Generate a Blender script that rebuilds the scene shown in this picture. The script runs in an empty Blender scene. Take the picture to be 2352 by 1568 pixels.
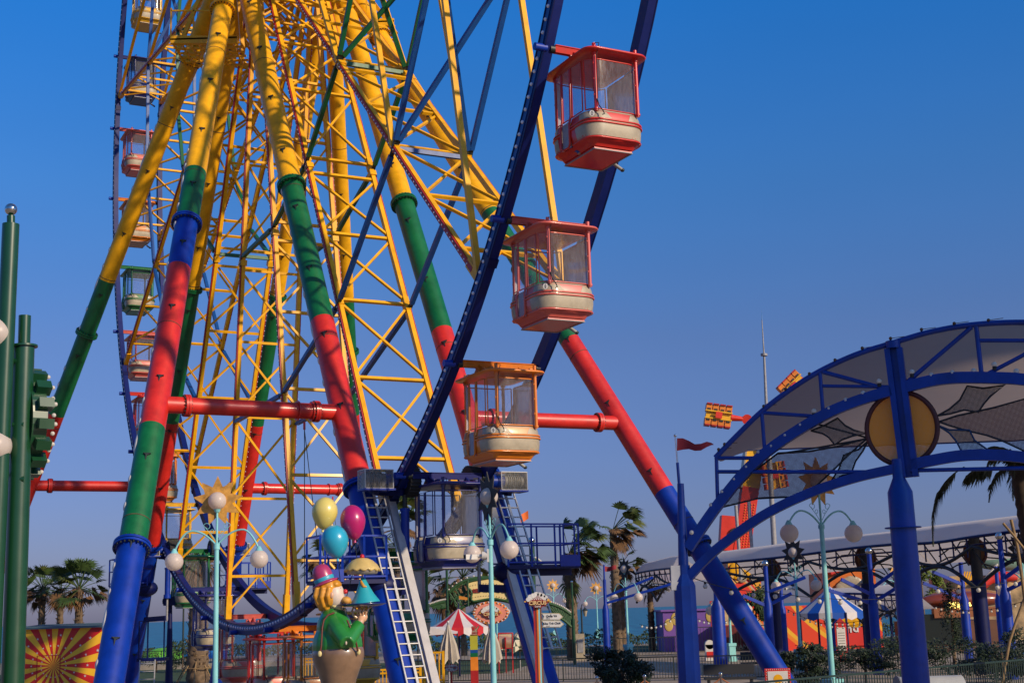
import bpy, math, random
from mathutils import Vector as V, Matrix, Euler
random.seed(7)
PI=math.pi
sc=bpy.context.scene
COL=sc.collection
# ------------------------------------------------------------------ camera
EYE=V((0,0,3.0)); CR=V((0.99954014,0.00583853,-0.02975596)); CU=V((0.03032335,-0.19245394,0.98083739)); CF=V((0,0.98128864,0.19254248)); F=3151.98
def at(x,y,Y):
    d=CF+CR*((x-1176)/F)-CU*((y-784)/F)
    return EYE+d*(Y/d.y)
def atz(x,y,z):
    d=CF+CR*((x-1176)/F)-CU*((y-784)/F)
    return EYE+d*((z-EYE.z)/d.z)
def proj(P):
    d=P-EYE; w=d.dot(CF)
    return (1176+F*d.dot(CR)/w, 784-F*d.dot(CU)/w)
def cv(x0,y0,k): return lambda a,b:((x0+a*k)/1.7415,(y0+b*k)/1.7415)
K=1400/2352
z5=cv(2696,1100,K); z8=cv(2696,1800,K); z6=cv(0,1800,K); z7=cv(1300,1800,K); z4=cv(1300,900,K)
q6=cv(1650,2180,800/2277); q7=cv(2550,2100,800/1988); q8=cv(3300,2050,796/1833); q4=cv(500,2100,750/1864); qc=cv(1150,1950,500/1004)
cam=bpy.data.cameras.new('camera'); co=bpy.data.objects.new('camera',cam); COL.objects.link(co)
cam.sensor_width=36; cam.lens=36*F/2352; cam.clip_end=60000; cam.clip_start=.1
M=Matrix((( CR.x,CU.x,-CF.x,EYE.x),(CR.y,CU.y,-CF.y,EYE.y),(CR.z,CU.z,-CF.z,EYE.z),(0,0,0,1)))
co.matrix_world=M; sc.camera=co
# ------------------------------------------------------------------ materials
def lin(c): return tuple(((v/255)/12.92 if v/255<.04045 else ((v/255+.055)/1.055)**2.4) for v in c)
MATS={}
def mat(name,c,rough=.45,metal=0,var=.12,scale=3,bump=0,coat=0,spec=.5,emit=None,trans=0,sss=0):
    if name in MATS: return MATS[name]
    m=bpy.data.materials.new(name); m.use_nodes=True; nt=m.node_tree; b=nt.nodes['Principled BSDF']
    b.inputs['Roughness'].default_value=rough; b.inputs['Metallic'].default_value=metal
    b.inputs['Specular IOR Level'].default_value=spec; b.inputs['Coat Weight'].default_value=coat; b.inputs['Coat Roughness'].default_value=.12
    b.inputs['Transmission Weight'].default_value=trans
    b.inputs['Base Color'].default_value=(*c,1)
    if var>0:
        g=nt.nodes.new('ShaderNodeNewGeometry'); n=nt.nodes.new('ShaderNodeTexNoise'); n.inputs['Scale'].default_value=scale; n.inputs['Detail'].default_value=6; n.inputs['Roughness'].default_value=.65
        nt.links.new(g.outputs['Position'],n.inputs['Vector'])
        r=nt.nodes.new('ShaderNodeValToRGB'); e=r.color_ramp.elements; e[0].position=.3; e[1].position=.72
        e[0].color=(*[v*(1-var*1.6) for v in c],1); e[1].color=(*[min(1,v*(1+var*.6)) for v in c],1)
        nt.links.new(n.outputs['Fac'],r.inputs['Fac']); nt.links.new(r.outputs['Color'],b.inputs['Base Color'])
        mr=nt.nodes.new('ShaderNodeMapRange'); mr.inputs['To Min'].default_value=max(0,rough-.08); mr.inputs['To Max'].default_value=min(1,rough+.12)
        nt.links.new(n.outputs['Fac'],mr.inputs['Value']); nt.links.new(mr.outputs['Result'],b.inputs['Roughness'])
        if bump:
            bp=nt.nodes.new('ShaderNodeBump'); bp.inputs['Strength'].default_value=bump; bp.inputs['Distance'].default_value=.02
            nt.links.new(n.outputs['Fac'],bp.inputs['Height']); nt.links.new(bp.outputs['Normal'],b.inputs['Normal'])
    if emit: b.inputs['Emission Color'].default_value=(*emit[:3],1); b.inputs['Emission Strength'].default_value=emit[3]
    MATS[name]=m; return m
YEL=mat('yellow_paint',(.84,.41,.004),.45,coat=.08,spec=.3,var=.18,scale=2.2)
RED=mat('red_paint',(.62,.02,.012),.42,coat=.12,scale=2.2,var=.2)
GRN=mat('green_paint',(.0,.13,.035),.44,coat=.1,scale=2.2,var=.22)
BLU=mat('blue_paint',(.0,.032,.33),.44,coat=.1,spec=.35,scale=2.2,var=.2)
NAVY=mat('navy_paint',(.001,.005,.07),.48,spec=.3,scale=2)
RIMB=mat('rim_blue_paint',(.001,.010,.12),.5,spec=.3,scale=2)
REDT=mat('red_trim',(.40,.012,.012),.5)
BRB=mat('brace_blue',(.0,.06,.26),.45)
BRG=mat('brace_green',(.0,.10,.03),.45)
BULB=mat('white_bulb',(.75,.72,.66),.35,var=0)
BULBD=mat('rim_bulb',(.80,.80,.86),.4,var=0)
BLK=mat('black_rubber',(.012,.012,.014),.7)
DRK=mat('dark_fence_paint',(.012,.02,.018),.5)
ALU=mat('aluminium',(.55,.54,.52),.45,metal=.35,var=.15,scale=9)
GALV=mat('galvanised_steel',(.30,.30,.31),.6,metal=.2,var=.2,scale=6)
WHT=mat('white_paint',(.62,.60,.56),.5,var=.08)
CREAM=mat('cream_paint',(.38,.32,.22),.46,coat=.15,var=.16,scale=5)
TEAL=mat('teal_paint',(.22,.56,.58),.45,var=.12,scale=2)
GLOBE=mat('opal_globe',(.80,.70,.63),.35,var=.03,scale=14)
GOLD=mat('gold_star',(.66,.33,.06),.55,var=.35,scale=7)
DSTAR=mat('dark_star',(.03,.028,.026),.7)
DGRN=mat('dark_green_paint',(.006,.055,.020),.32,coat=.4,scale=2)
DGRN2=mat('sage_green_paint',(.03,.09,.028),.5,scale=3)
CHR=mat('chrome',(.6,.58,.55),.12,metal=1,var=0)
PBLU=mat('pavilion_blue',(.0,.035,.28),.38,coat=.10,spec=.35,scale=2,var=.2)
def glass(name,tint,a,rough=.08,gcol=(.9,.9,.95)):
    m=bpy.data.materials.new(name); m.use_nodes=True; nt=m.node_tree; out=nt.nodes['Material Output']; b=nt.nodes['Principled BSDF']
    b.inputs['Base Color'].default_value=(*gcol,1); b.inputs['Roughness'].default_value=rough; b.inputs['Coat Weight'].default_value=.6
    t=nt.nodes.new('ShaderNodeBsdfTransparent'); t.inputs['Color'].default_value=(*tint,1)
    fr=nt.nodes.new('ShaderNodeFresnel'); fr.inputs['IOR'].default_value=1.45
    n=nt.nodes.new('ShaderNodeTexNoise'); g=nt.nodes.new('ShaderNodeNewGeometry'); mp=nt.nodes.new('ShaderNodeMapping'); mp.inputs['Scale'].default_value=(5,5,1.2)
    nt.links.new(g.outputs['Position'],mp.inputs['Vector']); nt.links.new(mp.outputs['Vector'],n.inputs['Vector']); n.inputs['Detail'].default_value=5
    mr=nt.nodes.new('ShaderNodeMapRange'); mr.inputs['From Min'].default_value=.4; mr.inputs['From Max'].default_value=.75; mr.inputs['To Min'].default_value=a*.6; mr.inputs['To Max'].default_value=a*1.7
    nt.links.new(n.outputs['Fac'],mr.inputs['Value'])
    ad=nt.nodes.new('ShaderNodeMath'); ad.operation='ADD'; ad.use_clamp=True; nt.links.new(mr.outputs['Result'],ad.inputs[0]); nt.links.new(fr.outputs['Fac'],ad.inputs[1])
    mx=nt.nodes.new('ShaderNodeMixShader'); nt.links.new(ad.outputs[0],mx.inputs['Fac']); nt.links.new(t.outputs[0],mx.inputs[1]); nt.links.new(b.outputs[0],mx.inputs[2]); nt.links.new(mx.outputs[0],out.inputs['Surface'])
    return m
GLASS=glass('window_acrylic',(.88,.89,.94),.075,.10,(.62,.60,.62))
BOXG=glass('motor_cover_acrylic',(.85,.83,.78),.13,.15,(.6,.58,.52))
def meshmat(name,c,sc_=38,hole=.32):
    m=bpy.data.materials.new(name); m.use_nodes=True; nt=m.node_tree; out=nt.nodes['Material Output']; b=nt.nodes['Principled BSDF']
    b.inputs['Base Color'].default_value=(*c,1); b.inputs['Roughness'].default_value=.6
    g=nt.nodes.new('ShaderNodeTexCoord'); v=nt.nodes.new('ShaderNodeTexVoronoi'); v.voronoi_dimensions='2D'; v.inputs['Randomness'].default_value=0; v.inputs['Scale'].default_value=sc_
    nt.links.new(g.outputs['UV'],v.inputs['Vector'])
    lt=nt.nodes.new('ShaderNodeMath'); lt.operation='LESS_THAN'; lt.inputs[1].default_value=hole; nt.links.new(v.outputs['Distance'],lt.inputs[0])
    t=nt.nodes.new('ShaderNodeBsdfTransparent'); mx=nt.nodes.new('ShaderNodeMixShader')
    nt.links.new(lt.outputs[0],mx.inputs['Fac']); nt.links.new(b.outputs[0],mx.inputs[1]); nt.links.new(t.outputs[0],mx.inputs[2]); nt.links.new(mx.outputs[0],out.inputs['Surface'])
    return m
def translucent(m,c,f):
    nt=m.node_tree; out=nt.nodes['Material Output']; b=nt.nodes['Principled BSDF']; t=nt.nodes.new('ShaderNodeBsdfTranslucent'); t.inputs['Color'].default_value=(*c,1)
    mx=nt.nodes.new('ShaderNodeMixShader'); mx.inputs[0].default_value=f; nt.links.new(b.outputs[0],mx.inputs[1]); nt.links.new(t.outputs[0],mx.inputs[2]); nt.links.new(mx.outputs[0],out.inputs['Surface'])
translucent(GLOBE,(.85,.74,.66),.45); translucent(BULB,(.9,.85,.75),.4)
# ------------------------------------------------------------------ mesh builder
class MB:
    def __init__(s): s.v=[];s.f=[];s.m=[];s.s=[];s.mats=[]
    def mi(s,m):
        if m not in s.mats: s.mats.append(m)
        return s.mats.index(m)
    def add(s,vs,fs,m,sm=False):
        o=len(s.v); s.v+=[V(p) for p in vs]; k=s.mi(m)
        for f in fs: s.f.append([i+o for i in f]); s.m.append(k); s.s.append(sm)
    def box(s,c,size,m,rz=0,R=None):
        c=V(c); a,b,d=[x/2 for x in size]; R=R or Matrix.Rotation(rz,3,'Z')
        vs=[c+R@V((x*a,y*b,z*d)) for x in (-1,1) for y in (-1,1) for z in (-1,1)]
        s.add(vs,[(0,1,3,2),(4,6,7,5),(0,4,5,1),(2,3,7,6),(0,2,6,4),(1,5,7,3)],m)
    def bar(s,p,q,w,h,m,up=V((0,0,1))):
        p=V(p);q=V(q);d=(q-p).normalized(); x=d.cross(up)
        if x.length<1e-4: x=d.cross(V((1,0,0)))
        x.normalize(); y=x.cross(d)
        vs=[e+x*(i*w/2)+y*(j*h/2) for e in (p,q) for i,j in ((-1,-1),(1,-1),(1,1),(-1,1))]
        s.add(vs,[(0,3,2,1),(4,5,6,7),(0,1,5,4),(1,2,6,5),(2,3,7,6),(3,0,4,7)],m)
    def cyl(s,p,q,r0,m,r1=None,n=12,cap=True):
        r1=r0 if r1 is None else r1
        p=V(p);q=V(q);d=(q-p).normalized(); x=d.orthogonal().normalized(); y=d.cross(x)
        vs=[e+(x*math.cos(2*PI*i/n)+y*math.sin(2*PI*i/n))*r for e,r in ((p,r0),(q,r1)) for i in range(n)]
        s.add(vs,[(i,(i+1)%n,n+(i+1)%n,n+i) for i in range(n)],m,True)
        if cap: s.add(vs,[tuple(range(n))[::-1],tuple(range(n,2*n))],m)
    def path(s,pts,r,m,n=8,rs=None):
        pts=[V(p) for p in pts]; vs=[]; prev=None
        for i,p in enumerate(pts):
            d=(pts[min(i+1,len(pts)-1)]-pts[max(i-1,0)]).normalized()
            x=(prev-d*prev.dot(d)) if prev else d.orthogonal()
            x.normalize(); prev=x; y=d.cross(x); rr=rs[i] if rs else r
            vs+=[p+(x*math.cos(2*PI*k/n)+y*math.sin(2*PI*k/n))*rr for k in range(n)]
        L=len(pts)
        s.add(vs,[(i*n+k,i*n+(k+1)%n,(i+1)*n+(k+1)%n,(i+1)*n+k) for i in range(L-1) for k in range(n)],m,True)
        s.add(vs,[tuple(range(n))[::-1],tuple(range((L-1)*n,L*n))],m)
    def ell(s,c,r,m,n=16,k=10,R=None,cut=None):
        c=V(c); r=(r,r,r) if not hasattr(r,'__len__') else r; vs=[];fs=[]
        for j in range(k+1):
            t=PI*j/k
            for i in range(n):
                a=2*PI*i/n; p=V((r[0]*math.sin(t)*math.cos(a),r[1]*math.sin(t)*math.sin(a),r[2]*math.cos(t)))
                vs.append(c+((R@p) if R else p))
        for j in range(k):
            for i in range(n): fs.append((j*n+i,(j+1)*n+i,(j+1)*n+(i+1)%n,j*n+(i+1)%n))
        s.add(vs,fs,m,True)
    def lathe(s,prof,o,m,n=24,R=None,sm=True):
        o=V(o); vs=[o+((R@V((r*math.cos(2*PI*i/n),r*math.sin(2*PI*i/n),z))) if R else V((r*math.cos(2*PI*i/n),r*math.sin(2*PI*i/n),z))) for r,z in prof for i in range(n)]
        s.add(vs,[(j*n+i,j*n+(i+1)%n,(j+1)*n+(i+1)%n,(j+1)*n+i) for j in range(len(prof)-1) for i in range(n)],m,sm)
    def prism(s,poly,m,dv):
        poly=[V(p) for p in poly]; n=len(poly); dv=V(dv)
        s.add(poly+[p+dv for p in poly],[tuple(range(n))[::-1],tuple(range(n,2*n))]+[(i,(i+1)%n,n+(i+1)%n,n+i) for i in range(n)],m)
    def build(s,name,parent=None,loc=None):
        me=bpy.data.meshes.new(name); org=V((0,0,0))
        if parent is not None:
            p=parent
            while p: org+=p.location; p=p.parent
        elif loc is not None: org=V(loc)
        elif s.v:
            xs=[p.x for p in s.v]; ys=[p.y for p in s.v]; org=V(((min(xs)+max(xs))/2,(min(ys)+max(ys))/2,min(p.z for p in s.v)))
        me.from_pydata([p-org for p in s.v],[],s.f); 
        for m in s.mats: me.materials.append(m)
        me.polygons.foreach_set('material_index',s.m); me.polygons.foreach_set('use_smooth',s.s); me.update()
        o=bpy.data.objects.new(name,me); COL.objects.link(o)
        if parent is not None: o.parent=parent
        else: o.location=org
        return o
def empty(name,loc=(0,0,0)):
    o=bpy.data.objects.new(name,None); o.location=loc; o.empty_display_size=.2; COL.objects.link(o); return o
def tag(o,label=None,cat=None,group=None,kind=None):
    for k,v in (('label',label),('category',cat),('group',group),('kind',kind)):
        if v: o[k]=v
    return o
def kids(o): return [c for c in list(COL.objects) if c.parent==o]
def copy_tree(o,parent=None):
    ch=CH.get(o.name)
    if ch is None: ch=CH[o.name]=kids(o)
    c=o.copy(); COL.objects.link(c); c.parent=parent
    for k in ch: copy_tree(k,c)
    return c
CH={}
def bl(name,mats_):  # shorthand
    pass
def text(s,size,m,ext=.01,font_shear=0,bold=0,align='CENTER'):
    cu=bpy.data.curves.new('txt','FONT'); cu.body=s; cu.size=size; cu.extrude=ext; cu.align_x=align; cu.align_y='CENTER'; cu.offset=bold; cu.shear=font_shear; cu.resolution_u=3
    o=bpy.data.objects.new('txt',cu); COL.objects.link(o); bpy.context.view_layer.update()
    me=bpy.data.meshes.new_from_object(o.evaluated_get(bpy.context.evaluated_depsgraph_get())); bpy.data.objects.remove(o)
    vs=[v.co.copy() for v in me.vertices]; fs=[tuple(p.vertices) for p in me.polygons]; return vs,fs
def put_text(mb,s,size,m,org,xd,yd,ext=.01,**k):
    vs,fs=text(s,size,m,ext,**k); xd=V(xd).normalized(); yd=V(yd).normalized(); zd=xd.cross(yd)
    mb.add([V(org)+xd*p.x+yd*p.y+zd*p.z for p in vs],fs,m)
def blob(name,prims,m,vox,parent=None,smooth=2,loc=None):
    b=MB()
    for p in prims:
        if p[0]=='e': b.ell(p[1],p[2],m,16,12,p[3] if len(p)>3 else None)
        else: b.path(p[1],0,m,10,p[2])
    o=b.build('tmp'); 
    r=o.modifiers.new('r','REMESH'); r.mode='VOXEL'; r.voxel_size=vox
    s=o.modifiers.new('s','SMOOTH'); s.iterations=smooth*4; s.factor=.5
    bpy.context.view_layer.update()
    me=bpy.data.meshes.new_from_object(o.evaluated_get(bpy.context.evaluated_depsgraph_get())); L=o.location.copy(); bpy.data.objects.remove(o)
    r=MB(); r.add([v.co+L for v in me.vertices],[tuple(p.vertices) for p in me.polygons],m,True); bpy.data.meshes.remove(me)
    return r.build(name,parent,loc)
# ------------------------------------------------------------------ ferris wheel
WC=V((-7.995,47.262,27.679)); WN=V((.88717,.461441,0)); WU=V((.461441,-.88717,0)); UP=V((0,0,1)); WR=25.03; HW=1.125
def SA(i):
    i=i-20 if i>10 else i
    return 316.3-17.8*i
def SAF(i):
    i%=20
    return 334.1 if i==19 else (316.3-17.8*i if i<=10 else 138.3-18.24*(i-10))
def WP(r,a,off=0):
    a=math.radians(a); return WC+WU*(r*math.cos(a))+UP*(r*math.sin(a))+WN*off
wheel=empty('ferris_wheel',WC); tag(wheel,'giant wheel with yellow lattice spokes and dark blue rims seen from below','ferris wheel')
def ring(mb,r,off,rw,aw,m,n=200):
    vs=[];fs=[]
    for i in range(n):
        a=360*i/n
        for dr,do in ((-rw/2,-aw/2),(rw/2,-aw/2),(rw/2,aw/2),(-rw/2,aw/2)): vs.append(WP(r+dr,a,off+do))
    for i in range(n):
        j=(i+1)%n
        for k in range(4): fs.append((i*4+k,i*4+(k+1)%4,j*4+(k+1)%4,j*4+k))
    mb.add(vs,fs,m)
for sd in (-1,1):
    b=MB(); ring(b,WR,sd*HW,.34,.20,RIMB); 
    ring(b,WR-.05,sd*(HW+.105),.16,.02,BRB); ring(b,WR-.15,sd*(HW+.115),.03,.04,NAVY); ring(b,WR+.16,sd*(HW+.115),.04,.03,NAVY)
    for i in range(20):   # splice plates
        p=WP(WR,SAF(i)+1.2,sd*HW); q=WP(WR,SAF(i)+1.7,sd*HW); b.bar(p,q,.38,.25,NAVY,up=WN)
    rim=b.build('rim',wheel)
    b=MB()
    for i in range(560):
        a=360*i/560; b.ell(WP(WR-.05,a,sd*(HW+.12)),.044,BULBD,6,4)
    o=b.build('light_strip',rim); tag(o,kind='stuff')
    for i in range(24 if sd<0 else 0):
        b=MB(); a=329.1-8.9*(i-2); b.cyl(WP(WR+.12,a,sd*(HW+.05)),WP(WR+.12,a,sd*(HW+.33)),.085,BLU,n=12)
        b.build('pivot_pin',rim)
NODES=[1.6,3.6,6.0,8.4,11.7,12.4,15,17.7,20.6,23.35]
for i in range(20):
    a=SAF(i); b=MB(); hw=HW-.06
    tang=(WP(1,a+90)-WC).normalized(); rad=(WP(1,a)-WC).normalized()
    for sd in (-1,1):
        b.bar(WP(1.3,a,sd*hw),WP(WR-.15,a,sd*hw),.17,.13,YEL,up=WN)
        b.bar(WP(12.05,a,sd*hw),WP(12.25,a,sd*hw),.26,.22,YEL,up=WN)
        for k in (-1,0,1): b.cyl(WP(12.0,a,sd*hw)+tang*(.08*k)+WN*(sd*.1),WP(12.3,a,sd*hw)+tang*(.08*k)+WN*(sd*.1),.02,DRK,n=6)
        b.bar(WP(WR-1.0,a,sd*hw),WP(WR-.2,a,sd*hw),.24,.2,YEL,up=WN)
        for rr in (11.7,17.7): b.bar(WP(rr-.25,a,sd*hw),WP(rr+.25,a,sd*hw),.22,.17,YEL,up=WN)
    for k,r in enumerate(NODES):
        b.bar(WP(r,a,-hw),WP(r,a,hw),.09,.09,YEL,up=rad)
    for r0,r1 in zip(NODES[:-1],NODES[1:]):
        if r1-r0<1: continue
        b.bar(WP(r0+.12,a,-hw),WP(r1-.12,a,hw)+tang*.02,.075,.08,YEL,up=tang); b.bar(WP(r0+.12,a,hw)-tang*.0,WP(r1-.12,a,-hw)-tang*.02,.07,.075,YEL,up=tang)
    b.bar(WP(23.35,a,0),WP(24.6,a,-hw),.06,.06,YEL,up=tang); b.bar(WP(23.35,a,0),WP(24.6,a,hw),.06,.06,YEL,up=tang)
    sp=b.build('spoke',wheel)
    for sd in (-1,1):
        b=MB(); b.bar(WP(3,a,sd*(hw+.09)),WP(24.4,a,sd*(hw+.09)),.13,.035,REDT,up=WN)
        r=3.1
        while r<24.3: b.ell(WP(r,a,sd*(hw+.12)),.025,BULBD,5,4); r+=.21
        b.build('light_strip',sp)
def tie(mb,r0,a0,s0,r1,a1,s1,w,m):
    p=WP(r0,a0,s0*HW); q=WP(r1,a1,s1*HW); d=(q-p).normalized(); p+=d*.25; q-=d*.25
    mb.bar(p,q,w,w,m,up=WN)
    for e,f in ((p,-1),(q,1)): mb.bar(e,e+d*(f*.26),w*.45,w*.9,DRK,up=WN)
for nm,r,m in (('green_brace',11.95,BRG),('blue_brace',17.9,BRB)):
    def T(*a_):
        b=MB(); tie(b,*a_,.13,m); b.build(nm,wheel)
    for i in range(20):
        a0=SAF(i); a1=SAF(i+1)
        if i in (3,12): continue
        for sd in (-1,1): T(r,a0,sd,r,a1,sd)
    for i in (0,8,4,14):
        b=MB(); a0=SAF(i); b.bar(WP(r,a0,-HW),WP(r,a0,HW),.12,.12,m); b.build(nm,wheel)
    for i in (0,8):     # crossed panels
        a0=SAF(i); a1=SAF(i-1) if i==0 else SAF(i+1)
        T(r,a0,-1,r,a1,1); T(r,a0,1,r,a1,-1)
for i in (0,8):
    a0=SAF(i); a1=SAF(i-1) if i==0 else SAF(i+1)
    for r0,r1 in ((24.8,17.8),(17.8,12.0),(12,6)):
        for sd in (-1,1): b=MB(); b.bar(WP(r0,a0,sd*HW),WP(r1,a1,sd*HW),.12,.14,YEL,up=WN); b.build('tie_rod',wheel)
b=MB(); b.cyl(WC-WN*2.4,WC+WN*2.4,.7,YEL,n=24); b.cyl(WC-WN*1.25,WC-WN*1.0,1.7,YEL,n=32); b.cyl(WC+WN*1.0,WC+WN*1.25,1.7,YEL,n=32); b.build('hub',wheel)
# ------------------------------------------------------------------ supports
LEGS={'T1':((-10.071,46.732,26.567),(-23.31,57.153,0),.315,[('Y',643),('G',951),('R',0)],[143,766]),
'T2':((-9.668,45.865,26.567),(-8.762,28.992,0),.325,[('Y',398),('G',513),('B',619),('R',985),('G',1256),('B',0)],[24,513,1256]),
'T3':((-9.434,46.124,26.49),(-2.405,32.464,0),.34,[('Y',427),('G',739),('R',1116),('B',0)],[427,1120]),
'T8':((-9.486,46.82,26.49),(-16.825,60.358,0),.29,[('Y',664),('G',968),('R',1250),('B',0)],[664,1252]),
'T4':((-6.148,47.771,26.49),(.91,34.185,0),.325,[('Y',468),('G',763),('R',1092),('B',0)],[468,1095]),
'T5':((-5.986,47.781,26.567),(7.427,37.403,0),.31,[('Y',489),('G',783),('R',1129),('B',0)],[82,612,1252]),
'T6':((-6.477,48.627,26.567),(-7.265,65.529,0),.30,[('Y',689),('G',950),('R',1400)],[807]),
'T7':((-6.637,48.385,26.49),(-13.525,62.073,0),.29,[('Y',681),('G',974),('R',1249),('B',0)],[681,1250])}
CM={'Y':YEL,'G':GRN,'R':RED,'B':BLU}
def legpt(k,y=None,z=None):
    a,c=V(LEGS[k][0]),V(LEGS[k][1])
    if z is not None: return a+(c-a)*((a.z-z)/a.z)
    lo,hi=0.0,1.0
    for _ in range(40):
        t=(lo+hi)/2
        if proj(a+(c-a)*t)[1]<y: lo=t
        else: hi=t
    return a+(c-a)*lo
WELD=mat('weld_grime',(.10,.06,.03),.7,var=.4,scale=8)
sup=empty('wheel_support',(WC.x,WC.y,0)); tag(sup,'giant legs of the wheel, thick steel tubes banded yellow, green, red and blue','wheel support')
for k,(a,c,r,bands,fl) in LEGS.items():
    a=V(a);c=V(c);d=(c-a).normalized(); b=MB(); p=a-d*1.5; 
    side=(-WN); side=(side-d*side.dot(d)).normalized()
    for n_,(cc,y) in enumerate(bands):
        q=legpt(k,y) if y else c
        b.cyl(p,q,r,CM[cc],n=32,cap=True); p=q
    if p!=c: b.cyl(p,c,r,RED,n=32)
    leg=b.build('leg',sup)
    for j_ in range(1,5):
        q_=a+(c-a)*(j_/5); b=MB(); b.cyl(q_-d*.012,q_+d*.012,r+.006,WELD,n=32,cap=False); b.build('weld_seam',leg)
    for y in fl:
        q=legpt(k,y); cc=CM[[x for x in bands if x[1]>y or x[1]==0][0][0]] if y not in(766,82) else (GRN if y==766 else YEL)
        b=MB(); b.cyl(q-d*.07,q-d*.01,r+.11,cc,n=32); b.cyl(q+d*.01,q+d*.07,r+.11,cc,n=32)
        xx=d.orthogonal().normalized(); yy=d.cross(xx)
        for i in range(24):
            e=q+(xx*math.cos(2*PI*i/24)+yy*math.sin(2*PI*i/24))*(r+.065); b.cyl(e-d*.11,e+d*.11,.022,DRK,n=6)
        b.build('flange',leg)
    # climbing brackets on the face, white lamp discs down one side
    tocam=(EYE-(a+c)/2); tocam=(tocam-d*tocam.dot(d)).normalized(); sx=d.cross(tocam).normalized()
    t=3.0; L=(c-a).length
    while t<L-1:
        b=MB(); e=a+d*t+tocam*(r-.01)+sx*.03
        b.prism([e-sx*.10+tocam*.07,e+sx*.08+tocam*.05,e+sx*.02+d*.05+tocam*.05,e+d*.22+tocam*.0,e-sx*.02+d*.06+tocam*.05],DRK,tocam*-.06); b.build('bracket',leg)
        t+=2.55
    if k in('T1','T2','T3'):
        t=6.5; j=0; lf=sx if sx.dot(CR)<0 else -sx; sl=(lf*.99+tocam*.06).normalized()
        while t<L-.5:
            b=MB(); e=a+d*t+sl*(r-.02)
            ln=.42 if j%5==2 else .16
            ax=d; zz=sl; yy=zz.cross(ax); Rm=Matrix((ax,yy,zz)).transposed()
            b.ell(e,(ln*.8,.11,.05),WHT,14,8,Rm); t+=(.7,.7,1.1,.8,1.7)[j%5]; j+=1; b.build('light_disc',leg)
zb=legpt('T2',928).z
for p,q,yl in (('T2','T3',0),('T5','T4',0),('T1','T8',0),('T7','T6',0)):
    P=legpt(p,z=zb);Q=legpt(q,z=zb);b=MB();b.cyl(P,Q,.215,RED,n=24);d=(Q-P).normalized();r=.215
    beam=b.build('crossbeam',sup)
    for e,g in ((P,1),(Q,-1)):
        c0=e+d*(g*.78); b=MB()
        b.cyl(c0-d*.07,c0-d*.005,r+.075,RED,n=28); b.cyl(c0+d*.005,c0+d*.07,r+.075,RED,n=28)
        for i in range(18):
            an=2*PI*i/18; o_=(WU*math.cos(an)+UP*math.sin(an))*(r+.04); b.cyl(c0+o_-d*.1,c0+o_+d*.1,.018,DRK,n=6)
        b.build('flange',beam)
    if p in('T2','T7'):
        b=MB(); c0=Q-d*1.25
        for s_ in (-.05,.35):
            b.cyl(c0+d*s_-d*.02,c0+d*s_+d*.02,r+.05,RED,n=20)
        b.bar(c0+d*.15-UP*.3,c0+d*.15-UP*.5,.1,.05,RED); b.build('cable_clamp',beam)
        b=MB(); w0=c0+d*.15-UP*.5
        b.cyl(w0,V((w0.x,w0.y,.1)),.012,DRK,n=5); b.cyl(w0,w0+V((.9,-.3,-w0.z+.3)),.012,DRK,n=5); b.build('guy_wire',beam)
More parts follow.
